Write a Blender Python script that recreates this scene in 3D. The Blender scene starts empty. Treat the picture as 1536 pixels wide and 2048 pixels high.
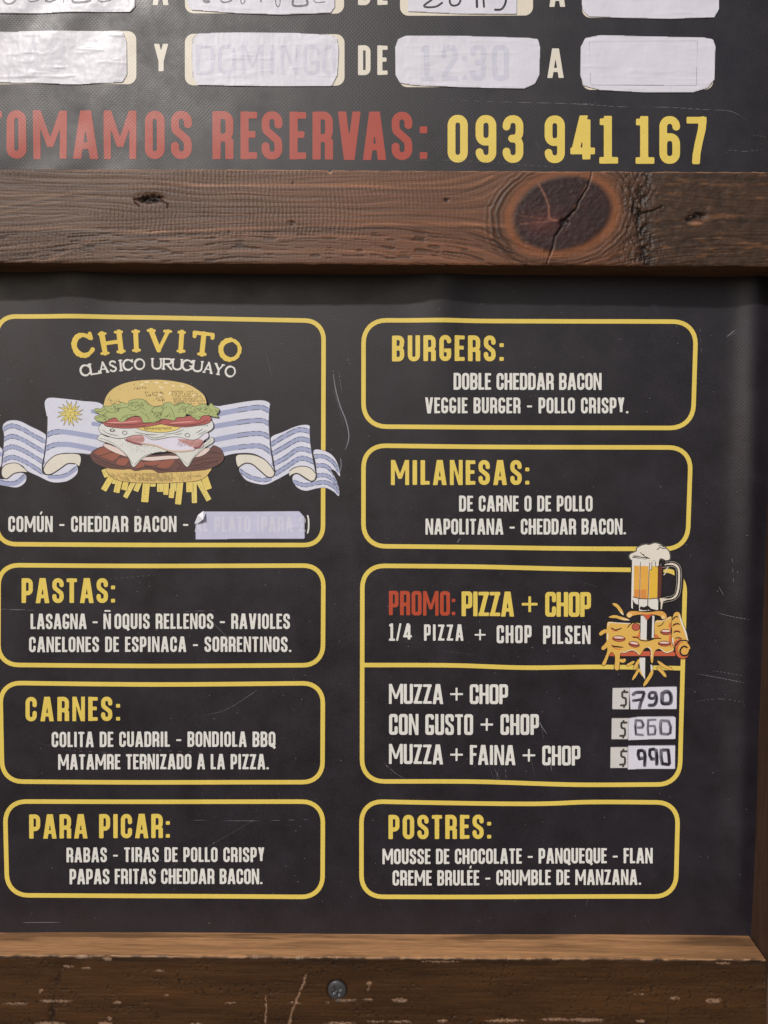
import bpy, math, random
import numpy as np
from mathutils import Matrix, Vector

# ------------------------------------------------------------------ camera, world, sun
random.seed(7)
rng = np.random.RandomState(7)
R = math.radians
scene = bpy.context.scene
C = scene.collection
S = 0.00035                       # metres per photo pixel at the foot of the camera's perpendicular
F = 1480.0                        # focal length in photo pixels
cam_data = bpy.data.cameras.new('camera')
cam_data.sensor_fit = 'VERTICAL'
cam_data.sensor_height = 36.0
cam_data.lens = F / 2048 * 36.0
cam_data.clip_start = 0.01
cam_data.clip_end = 100
cam = bpy.data.objects.new('camera', cam_data)
C.objects.link(cam)
CAM = np.array([0.0, -F * S, 0.0])
ROT = Matrix.Rotation(R(2.6), 3, 'Z') @ Matrix.Rotation(R(90 - 3.5), 3, 'X') @ Matrix.Rotation(R(0.3), 3, 'Z')
cam.matrix_world = Matrix.Translation(Vector(CAM)) @ ROT.to_4x4()
scene.camera = cam
RN = np.array(ROT)

world = bpy.data.worlds.new('World')
scene.world = world
world.use_nodes = True
wn = world.node_tree
wn.nodes.clear()
sky = wn.nodes.new('ShaderNodeTexSky')
sky.sky_type = 'NISHITA'
sky.sun_disc = False
bg = wn.nodes.new('ShaderNodeBackground')
wo = wn.nodes.new('ShaderNodeOutputWorld')
# below the horizon an unseen warm ground colour is added to throw a little light upwards
geo = wn.nodes.new('ShaderNodeTexCoord')
sep = wn.nodes.new('ShaderNodeSeparateXYZ')
wn.links.new(geo.outputs['Generated'], sep.inputs[0])
hor = wn.nodes.new('ShaderNodeMapRange')
hor.inputs['From Min'].default_value = -0.05; hor.inputs['From Max'].default_value = 0.02
wn.links.new(sep.outputs['Z'], hor.inputs[0])
mixw = wn.nodes.new('ShaderNodeMix'); mixw.data_type = 'RGBA'
wn.links.new(hor.outputs[0], mixw.inputs[0])
mixw.inputs[6].default_value = (2.3, 1.9, 1.6, 1)
wn.links.new(sky.outputs[0], mixw.inputs[7])
wn.links.new(mixw.outputs[2], bg.inputs[0])
wn.links.new(bg.outputs[0], wo.inputs[0])
bg.inputs[1].default_value = 0.08

SUN = Vector((-0.52, -1.0, 0.80)).normalized()       # direction towards the sun
sky.sun_elevation = math.asin(SUN.z)
sky.sun_rotation = math.atan2(SUN.x, SUN.y)
sky.dust_density = 3.0
sky.ozone_density = 0.6
sun_data = bpy.data.lights.new('sun', 'SUN')
sun_data.energy = 2.5
sun_data.angle = R(2.5)
sun_data.color = (1.0, 0.965, 0.93)
sun = bpy.data.objects.new('sun', sun_data)
C.objects.link(sun)
sun.rotation_euler = SUN.to_track_quat('Z', 'Y').to_euler()

scene.view_settings.view_transform = 'Standard'
scene.view_settings.look = 'None'
scene.view_settings.exposure = -0.12
scene.view_settings.gamma = 1.0
scene.render.engine = 'CYCLES'

# ------------------------------------------------------------------ mapping and noise
DEP = 0.026                       # how far the timber stands proud of the printed sheets


def at(px, py, Y=0.0):
    """points of the plane y=Y seen at photo pixels px, py"""
    px = np.asarray(px, float); py = np.asarray(py, float)
    d = np.stack([(px - 768) / F, -(py - 1024) / F, -np.ones_like(px)], -1) @ RN.T
    t = (Y - CAM[1]) / d[..., 1]
    return CAM + d * t[..., None]


def relief(px, py):
    """waves of the printed sheet in photo pixels, towards the viewer"""
    px = np.asarray(px, float); py = np.asarray(py, float)
    low = np.clip((py - 440) / 40, 0, 1)
    top = np.exp(-np.clip(py - 545, 0, None) / 140.0)
    w = low * top * (12 * np.exp(-((px - 150) / 55) ** 2) + 14 * np.exp(-((px - 885) / 48) ** 2)
                     + 1.2 * np.sin(px / 130.0) + 2.0 * np.exp(-((px - 1270) / 90) ** 2))
    w += low * 1.6 * np.sin(px / 150.0 + 0.6 + py / 900.0)
    w += low * 1.1 * np.sin(py / 190.0 + px / 520.0)
    w += low * 13 * np.exp(-((px - 1497 + (py - 1000) * 0.03) / 30) ** 2) * (0.8 + 0.2 * np.sin(py / 120.0)) * np.clip((1862 - py) / 110, 0, 1)
    w += (1 - low) * (1.3 * np.sin(px / 24.0 + py / 34.0 + 1.5 * np.sin(py / 60.0)) * np.exp(-((px - 60) / 190.0) ** 2) + 1.0 * np.sin(px / 210.0 + 1))
    return w


def on_sheet(px, py, off):
    """points on the printed sheet, lifted by off metres"""
    p = at(px, py, 0.0)
    p[..., 1] -= relief(px, py) * S + off
    return p


def hsh(ix, iy, seed):
    n = (ix.astype(np.int64) * 374761393 + iy.astype(np.int64) * 668265263 + seed * 1442695041) & 0x7fffffff
    n = ((n ^ (n >> 13)) * 1274126177) & 0x7fffffff
    n = (n ^ (n >> 16)) & 0xffff
    return n / 65535.0


def vn(x, y, seed=0):
    x = np.asarray(x, float); y = np.asarray(y, float)
    x0 = np.floor(x); y0 = np.floor(y)
    fx = x - x0; fy = y - y0
    fx = fx * fx * (3 - 2 * fx); fy = fy * fy * (3 - 2 * fy)
    ix = x0.astype(np.int64); iy = y0.astype(np.int64)
    a = hsh(ix, iy, seed); b = hsh(ix + 1, iy, seed)
    c = hsh(ix, iy + 1, seed); d = hsh(ix + 1, iy + 1, seed)
    return (a * (1 - fx) + b * fx) * (1 - fy) + (c * (1 - fx) + d * fx) * fy


def fbm(x, y, seed=0, o=4):
    s = 0; a = 0.5; t = 0
    for k in range(o):
        s = s + a * vn(x, y, seed + k * 17); t += a
        x = x * 2.03; y = y * 2.03; a *= 0.55
    return s / t


def lin(r, g, b):
    f = lambda c: (c / 255 / 12.92) if c / 255 <= 0.04045 else ((c / 255 + 0.055) / 1.055) ** 2.4
    return np.array([f(r), f(g), f(b)])


def seg_dist(X, Y, pts):
    """distance to a polyline"""
    best = np.full(np.broadcast(X, Y).shape, 1e9)
    for (ax, ay), (bx, by) in zip(pts[:-1], pts[1:]):
        vx, vy = bx - ax, by - ay
        L = vx * vx + vy * vy + 1e-9
        t = np.clip(((X - ax) * vx + (Y - ay) * vy) / L, 0, 1)
        best = np.minimum(best, np.hypot(X - ax - t * vx, Y - ay - t * vy))
    return best


def sm(a, b, x):
    t = np.clip((x - a) / (b - a), 0, 1)
    return t * t * (3 - 2 * t)


# ------------------------------------------------------------------ objects
def prop(o, label=None, cat=None, group=None, kind=None):
    if label: o['label'] = label
    if cat: o['category'] = cat
    if group: o['group'] = group
    if kind: o['kind'] = kind
    return o


def link(name, me, mat, parent=None):
    o = bpy.data.objects.new(name, me)
    C.objects.link(o)
    if mat: me.materials.append(mat)
    if parent: o.parent = parent
    return o


def empty(name, label, cat, group=None):
    o = bpy.data.objects.new(name, None)
    C.objects.link(o)
    o.empty_display_size = 0.02
    return prop(o, label, cat, group)


def mesh_from(name, V, faces, cols=None, smooth=False):
    me = bpy.data.meshes.new(name)
    me.from_pydata([tuple(v) for v in np.asarray(V).tolist()], [], faces)
    if cols is not None:
        ca = me.color_attributes.new('wood_colour', 'FLOAT_COLOR', 'POINT')
        c4 = np.ones((len(V), 4)); c4[:, :3] = cols
        ca.data.foreach_set('color', c4.ravel())
    if smooth:
        me.polygons.foreach_set('use_smooth', [True] * len(me.polygons))
    me.update()
    return me


class Grid:
    """several vertex grids gathered into one mesh"""
    def __init__(s): s.V = []; s.Fc = []; s.Cc = []; s.n = 0
    def add(s, P, col=None, flip=False):
        ny, nx = P.shape[:2]
        idx = np.arange(ny * nx).reshape(ny, nx) + s.n
        a = idx[:-1, :-1].ravel(); b = idx[:-1, 1:].ravel(); c = idx[1:, 1:].ravel(); d = idx[1:, :-1].ravel()
        f = np.stack([a, d, c, b] if not flip else [a, b, c, d], 1)
        s.V.append(P.reshape(-1, 3)); s.Fc += f.tolist(); s.n += ny * nx
        if col is not None: s.Cc.append(np.broadcast_to(col, P.shape).reshape(-1, 3))
    def build(s, name, mat, parent=None, smooth=True):
        return link(name, mesh_from(name, np.concatenate(s.V), s.Fc, np.concatenate(s.Cc) if s.Cc else None, smooth), mat, parent)


# ------------------------------------------------------------------ materials
def new_mat(name):
    m = bpy.data.materials.new(name)
    m.use_nodes = True
    nt = m.node_tree
    return m, nt, nt.nodes['Principled BSDF']


def node(nt, kind, **kw):
    n = nt.nodes.new(kind)
    for k, v in kw.items():
        if isinstance(k, str) and hasattr(n, k): setattr(n, k, v)
    return n


def weave_bump(nt, strength=0.42, dist=0.00008):
    """woven canvas relief: two crossed diagonal waves and a little noise"""
    tc = nt.nodes.new('ShaderNodeTexCoord')
    outs = []
    for ang in (45, -45):
        mp = nt.nodes.new('ShaderNodeMapping')
        mp.inputs['Rotation'].default_value = (0, R(ang), 0)
        nt.links.new(tc.outputs['Object'], mp.inputs[0])
        w = nt.nodes.new('ShaderNodeTexWave')
        w.bands_direction = 'X'
        w.inputs['Scale'].default_value = 175
        w.inputs['Distortion'].default_value = 4.0; w.inputs['Detail'].default_value = 1.0
        w.inputs['Detail Scale'].default_value = 0.6
        nt.links.new(mp.outputs[0], w.inputs['Vector'])
        outs.append(w)
    ad = nt.nodes.new('ShaderNodeMath'); ad.operation = 'MULTIPLY'
    nt.links.new(outs[0].outputs['Fac'], ad.inputs[0]); nt.links.new(outs[1].outputs['Fac'], ad.inputs[1])
    nz = nt.nodes.new('ShaderNodeTexNoise')
    nz.inputs['Scale'].default_value = 1500; nz.inputs['Detail'].default_value = 2
    nt.links.new(tc.outputs['Object'], nz.inputs['Vector'])
    a2 = nt.nodes.new('ShaderNodeMath'); a2.operation = 'ADD'
    nt.links.new(ad.outputs[0], a2.inputs[0]); nt.links.new(nz.outputs['Fac'], a2.inputs[1])
    b = nt.nodes.new('ShaderNodeBump')
    b.inputs['Strength'].default_value = strength
    b.inputs['Distance'].default_value = dist
    nt.links.new(a2.outputs[0], b.inputs['Height'])
    return tc, a2, b


def canvas_mat(name, c, rough=0.42, var=0.25, spec=0.5):
    """printed vinyl canvas of one ink"""
    m, nt, p = new_mat(name)
    tc, h, b = weave_bump(nt)
    nz = nt.nodes.new('ShaderNodeTexNoise'); nz.inputs['Scale'].default_value = 35; nz.inputs['Detail'].default_value = 8
    nz.inputs['Roughness'].default_value = 0.65
    nt.links.new(tc.outputs['Object'], nz.inputs['Vector'])
    n2 = nt.nodes.new('ShaderNodeTexNoise'); n2.inputs['Scale'].default_value = 1100; n2.inputs['Detail'].default_value = 3
    nt.links.new(tc.outputs['Object'], n2.inputs['Vector'])
    s = nt.nodes.new('ShaderNodeMath'); s.operation = 'ADD'
    nt.links.new(nz.outputs['Fac'], s.inputs[0]); nt.links.new(n2.outputs['Fac'], s.inputs[1])
    mr = nt.nodes.new('ShaderNodeMapRange')
    mr.inputs['From Min'].default_value = 0.6; mr.inputs['From Max'].default_value = 1.4
    mr.inputs['To Min'].default_value = 1 - var; mr.inputs['To Max'].default_value = 1 + var * 0.6
    nt.links.new(s.outputs[0], mr.inputs[0])
    mx = nt.nodes.new('ShaderNodeVectorMath'); mx.operation = 'SCALE'
    mx.inputs[0].default_value = tuple(c)
    nt.links.new(mr.outputs[0], mx.inputs['Scale'])
    nt.links.new(mx.outputs[0], p.inputs['Base Color'])
    r2 = nt.nodes.new('ShaderNodeMapRange')
    r2.inputs['From Min'].default_value = 0.3; r2.inputs['From Max'].default_value = 0.7
    r2.inputs['To Min'].default_value = rough - 0.07; r2.inputs['To Max'].default_value = rough + 0.12
    nt.links.new(nz.outputs['Fac'], r2.inputs[0]); nt.links.new(r2.outputs[0], p.inputs['Roughness'])
    p.inputs['Specular IOR Level'].default_value = spec
    nt.links.new(b.outputs[0], p.inputs['Normal'])
    return m


INK = {}
def ink(r, g, b, **kw):
    k = (r, g, b)
    if k not in INK: INK[k] = canvas_mat('ink_%02x%02x%02x' % k, lin(r, g, b) * 1.0, var=0.10, **kw)
    return INK[k]


M_BLACK = canvas_mat('black_canvas', (0.0158, 0.0130, 0.0188), rough=0.42, var=0.5, spec=0.5)
YEL = ink(224, 199, 94)
WHT = ink(222, 222, 217)
CREAM = ink(222, 216, 202)
RED = ink(164, 58, 40)
DARK = ink(52, 48, 50)


def paper_mat(name, c, rough=0.45):
    m, nt, p = new_mat(name)
    tc = nt.nodes.new('ShaderNodeTexCoord')
    nz = nt.nodes.new('ShaderNodeTexNoise'); nz.inputs['Scale'].default_value = 60; nz.inputs['Detail'].default_value = 7
    nt.links.new(tc.outputs['Object'], nz.inputs['Vector'])
    mr = nt.nodes.new('ShaderNodeMapRange'); mr.inputs['From Min'].default_value = 0.3; mr.inputs['From Max'].default_value = 0.7
    mr.inputs['To Min'].default_value = 0.93; mr.inputs['To Max'].default_value = 1.03
    nt.links.new(nz.outputs['Fac'], mr.inputs[0])
    mx = nt.nodes.new('ShaderNodeVectorMath'); mx.operation = 'SCALE'; mx.inputs[0].default_value = tuple(c)
    nt.links.new(mr.outputs[0], mx.inputs['Scale']); nt.links.new(mx.outputs[0], p.inputs['Base Color'])
    p.inputs['Roughness'].default_value = rough
    b = nt.nodes.new('ShaderNodeBump'); b.inputs['Strength'].default_value = 0.5; b.inputs['Distance'].default_value = 0.0002
    n2 = nt.nodes.new('ShaderNodeTexNoise'); n2.inputs['Scale'].default_value = 190; n2.inputs['Detail'].default_value = 5
    nt.links.new(tc.outputs['Object'], n2.inputs['Vector'])
    nt.links.new(n2.outputs['Fac'], b.inputs['Height']); nt.links.new(b.outputs[0], p.inputs['Normal'])
    return m


PAPER = paper_mat('white_paper', lin(215, 215, 227))
PAPER_GLOSS = paper_mat('white_paper_under_tape', lin(204, 204, 214), 0.38)
PAPER_WARM = paper_mat('cream_paper', lin(206, 204, 202))
PAPER_LAV = paper_mat('lavender_paper', lin(194, 195, 220))
GHOST = paper_mat('show_through_writing', lin(202, 203, 219))
GHOST2 = paper_mat('faint_show_through_writing', lin(208, 209, 221))
GHOST3 = paper_mat('pale_show_through_writing', lin(206, 206, 224))
MARK_D = paper_mat('black_marker', lin(38, 36, 46))
MARK_M = paper_mat('grey_marker', lin(106, 104, 118))
MARK_L = paper_mat('pale_marker', lin(150, 148, 162))


def wood_mat(name, rough=0.55, spec=0.4, grain=(30, 1900, 1900), amt=0.30, bump=0.4):
    m, nt, p = new_mat(name)
    at_ = nt.nodes.new('ShaderNodeAttribute'); at_.attribute_name = 'wood_colour'
    tc = nt.nodes.new('ShaderNodeTexCoord')
    mp = nt.nodes.new('ShaderNodeMapping'); mp.inputs['Scale'].default_value = grain
    nt.links.new(tc.outputs['Object'], mp.inputs[0])
    nz = nt.nodes.new('ShaderNodeTexNoise'); nz.inputs['Scale'].default_value = 1.0; nz.inputs['Detail'].default_value = 6
    nz.inputs['Roughness'].default_value = 0.7
    nt.links.new(mp.outputs[0], nz.inputs['Vector'])
    mr = nt.nodes.new('ShaderNodeMapRange'); mr.inputs['From Min'].default_value = 0.3; mr.inputs['From Max'].default_value = 0.7
    mr.inputs['To Min'].default_value = 1 - amt; mr.inputs['To Max'].default_value = 1 + amt
    nt.links.new(nz.outputs['Fac'], mr.inputs[0])
    mx = nt.nodes.new('ShaderNodeVectorMath'); mx.operation = 'SCALE'
    nt.links.new(at_.outputs['Color'], mx.inputs[0]); nt.links.new(mr.outputs[0], mx.inputs['Scale'])
    nt.links.new(mx.outputs[0], p.inputs['Base Color'])
    n3 = nt.nodes.new('ShaderNodeTexNoise'); n3.inputs['Scale'].default_value = 700; n3.inputs['Detail'].default_value = 4
    nt.links.new(tc.outputs['Object'], n3.inputs['Vector'])
    ad = nt.nodes.new('ShaderNodeMath'); ad.operation = 'ADD'
    nt.links.new(nz.outputs['Fac'], ad.inputs[0]); nt.links.new(n3.outputs['Fac'], ad.inputs[1])
    b = nt.nodes.new('ShaderNodeBump'); b.inputs['Strength'].default_value = bump; b.inputs['Distance'].default_value = 0.0002
    nt.links.new(ad.outputs[0], b.inputs['Height']); nt.links.new(b.outputs[0], p.inputs['Normal'])
    p.inputs['Roughness'].default_value = rough
    p.inputs['Specular IOR Level'].default_value = spec
    return m


W_BEAM = wood_mat('weathered_pine', 0.5, 0.38)
W_RAIL = wood_mat('dark_varnished_timber', 0.5, 0.35, amt=0.28)
W_STILE = wood_mat('brown_timber', 0.6, 0.3, grain=(900, 900, 18))

# ------------------------------------------------------------------ shapes drawn as distance fields, then meshed


def crom(pts, closed=True, n=6):
    """Catmull-Rom through points"""
    P = np.array(pts, float); N = len(P); out = []
    rngk = range(N) if closed else range(N - 1)
    for i in rngk:
        if closed: p0, p1, p2, p3 = P[i - 1], P[i], P[(i + 1) % N], P[(i + 2) % N]
        else: p0, p1, p2, p3 = P[max(i - 1, 0)], P[i], P[i + 1], P[min(i + 2, N - 1)]
        for k in range(n):
            t = k / n
            out.append(0.5 * ((2 * p1) + (-p0 + p2) * t + (2 * p0 - 5 * p1 + 4 * p2 - p3) * t * t + (-p0 + 3 * p1 - 3 * p2 + p3) * t ** 3))
    if not closed: out.append(P[-1])
    return np.array(out)


class Field:
    def __init__(s, x0, y0, x1, y1, step=0.8):
        s.st = step; s.x0 = x0 - 3; s.y0 = y0 - 3
        s.nx = int((x1 + 3 - s.x0) / step) + 2; s.ny = int((y1 + 3 - s.y0) / step) + 2
        s.F = np.full((s.ny, s.nx), -50.0)
        s.X = s.x0 + np.arange(s.nx) * step; s.Y = s.y0 + np.arange(s.ny) * step

    def win(s, ax, ay, bx, by, m):
        i0 = max(int((ax - m - s.x0) / s.st), 0); i1 = min(int((bx + m - s.x0) / s.st) + 2, s.nx)
        j0 = max(int((ay - m - s.y0) / s.st), 0); j1 = min(int((by + m - s.y0) / s.st) + 2, s.ny)
        if i1 <= i0 or j1 <= j0: return None
        return slice(j0, j1), slice(i0, i1), s.X[None, i0:i1], s.Y[j0:j1, None]

    def seg(s, ax, ay, bx, by, h, h2=None, sq=False, cut=False, ext=0.0):
        h2 = h if h2 is None else h2
        if abs(ax - bx) + abs(ay - by) < 1e-6: return
        w = s.win(min(ax, bx), min(ay, by), max(ax, bx), max(ay, by), max(h, h2) + 3 + ext)
        if w is None: return
        js, is_, X, Y = w
        vx, vy = bx - ax, by - ay; L = math.hypot(vx, vy) + 1e-9
        ux, uy = vx / L, vy / L
        a = (X - ax) * ux + (Y - ay) * uy; c = np.abs(-(X - ax) * uy + (Y - ay) * ux)
        if sq:
            da = np.abs(a - L / 2) - (L / 2 + ext)
            dc = c - h
            r = min(h * 0.45, 1.5)
            d = np.hypot(np.maximum(da + r, 0), np.maximum(dc + r, 0)) + np.minimum(np.maximum(da + r, dc + r), 0) - r
            f = -d
        else:
            t = np.clip(a / L, 0, 1)
            f = (h + (h2 - h) * t) - np.hypot(a - t * L, c)
        s.F[js, is_] = np.minimum(s.F[js, is_], -f) if cut else np.maximum(s.F[js, is_], f)

    def line(s, pts, h, taper=False, cut=False):
        n = len(pts)
        for i in range(n - 1):
            if taper:
                e0 = min(1, 4 * min(i, n - 1 - i) / n + 0.25); e1 = min(1, 4 * min(i + 1, n - 2 - i) / n + 0.25)
                s.seg(*pts[i], *pts[i + 1], h * e0, h * max(e1, 0.25), cut=cut)
            else: s.seg(*pts[i], *pts[i + 1], h, cut=cut)

    def poly(s, pts, cut=False, grow=0.0):
        P = np.asarray(pts, float)
        w = s.win(P[:, 0].min(), P[:, 1].min(), P[:, 0].max(), P[:, 1].max(), 3 + abs(grow))
        if w is None: return
        js, is_, X, Y = w
        X, Y = np.broadcast_arrays(X, Y)
        ins = np.zeros(X.shape, bool); dist = np.full(X.shape, 1e9)
        Q = np.roll(P, -1, 0)
        for (ax, ay), (bx, by) in zip(P, Q):
            c = (ay > Y) != (by > Y)
            if ay != by: ins ^= c & (X < (bx - ax) * (Y - ay) / (by - ay) + ax)
            vx, vy = bx - ax, by - ay; L = vx * vx + vy * vy + 1e-9
            t = np.clip(((X - ax) * vx + (Y - ay) * vy) / L, 0, 1)
            dist = np.minimum(dist, np.hypot(X - ax - t * vx, Y - ay - t * vy))
        f = np.where(ins, dist, -dist) + grow
        s.F[js, is_] = np.minimum(s.F[js, is_], -f) if cut else np.maximum(s.F[js, is_], f)

    def ell(s, cx, cy, rx, ry, rot=0, cut=False, grow=0):
        a = np.linspace(0, 2 * math.pi, 28, endpoint=False)
        c, d = math.cos(R(rot)), math.sin(R(rot))
        x = rx * np.cos(a); y = ry * np.sin(a)
        s.poly(np.stack([cx + x * c - y * d, cy + x * d + y * c], 1), cut, grow)

    def clip(s, G):
        s.F = np.minimum(s.F, G.F)

    def soften(s, n=1):
        for _ in range(n):
            p = np.pad(s.F, 1, mode='edge')
            s.F = (p[:-2, 1:-1] + p[2:, 1:-1] + p[1:-1, :-2] + p[1:-1, 2:] + 2 * p[1:-1, 1:-1]) / 6

    def contour(s, run=9, skirt=False):
        """marching squares; rows of full cells are merged into quads of at most `run` cells"""
        Fd = s.F; st = s.st
        ins = Fd > 0
        cnt = ins[:-1, :-1].astype(int) + ins[:-1, 1:] + ins[1:, 1:] + ins[1:, :-1]
        V = []; Fc = []; sk = []
        for j in range(s.ny - 1):
            row = cnt[j]
            if not row.any(): continue
            y0 = s.y0 + j * st; y1 = y0 + st
            full = np.flatnonzero(row == 4)
            k = 0; m = len(full)
            while k < m:
                a = full[k]; q = k
                while q + 1 < m and full[q + 1] == full[q] + 1 and q + 1 - k < run: q += 1
                xa = s.x0 + a * st; xb = s.x0 + (full[q] + 1) * st
                b = len(V); V += [(xa, y0), (xb, y0), (xb, y1), (xa, y1)]; Fc.append((b, b + 3, b + 2, b + 1))
                k = q + 1
            for i in np.flatnonzero((row > 0) & (row < 4)):
                xa = s.x0 + i * st; xb = xa + st
                cs = ((xa, y0, Fd[j, i]), (xb, y0, Fd[j, i + 1]), (xb, y1, Fd[j + 1, i + 1]), (xa, y1, Fd[j + 1, i]))
                b = len(V); n = 0; cr = []
                for q in range(4):
                    x, y, f = cs[q]; X, Y, g = cs[(q + 1) % 4]
                    if f > 0: V.append((x, y)); n += 1
                    if (f > 0) != (g > 0):
                        t = f / (f - g); V.append((x + (X - x) * t, y + (Y - y) * t)); cr.append(V[-1]); n += 1
                if n >= 3: Fc.append(tuple(range(b + n - 1, b - 1, -1)))
                if len(cr) == 2: sk.append(cr)
        return V, Fc, sk


def emit(name, f, off, mat, parent, soften=0, label=None):
    if soften: f.soften(soften)
    V, Fc, _ = f.contour()
    if not Fc: return None
    V = np.array(V)
    o = link(name, mesh_from(name, on_sheet(V[:, 0], V[:, 1], off), Fc), mat, parent)
    if label: o['label'] = label
    return o


# ------------------------------------------------------------------ the lettering
def arcp(cx, cy, rx, ry, a0, a1, n=7):
    return [(cx + rx * math.cos(R(a0 + (a1 - a0) * k / n)), cy + ry * math.sin(R(a0 + (a1 - a0) * k / n))) for k in range(n + 1)]


# widths relative to the cap height
WID = dict(zip('BCDEFGHIJKLMNOPQRSTUVWXYZ', [.42, .41, .42, .34, .33, .41, .43, .19, .3, .42, .32, .64, .45, .42, .40, .42, .42, .41, .38, .42, .48, .66, .45, .42, .40]))
WID.update({'A': .50, ' ': .22, ':': .17, '-': .36, '.': .16, '+': .64, '/': .30, '(': .22, ')': .22, '$': .4,
            '0': .42, '1': .32, '2': .41, '3': .42, '4': .48, '6': .42, '7': .42, '9': .42})


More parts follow.
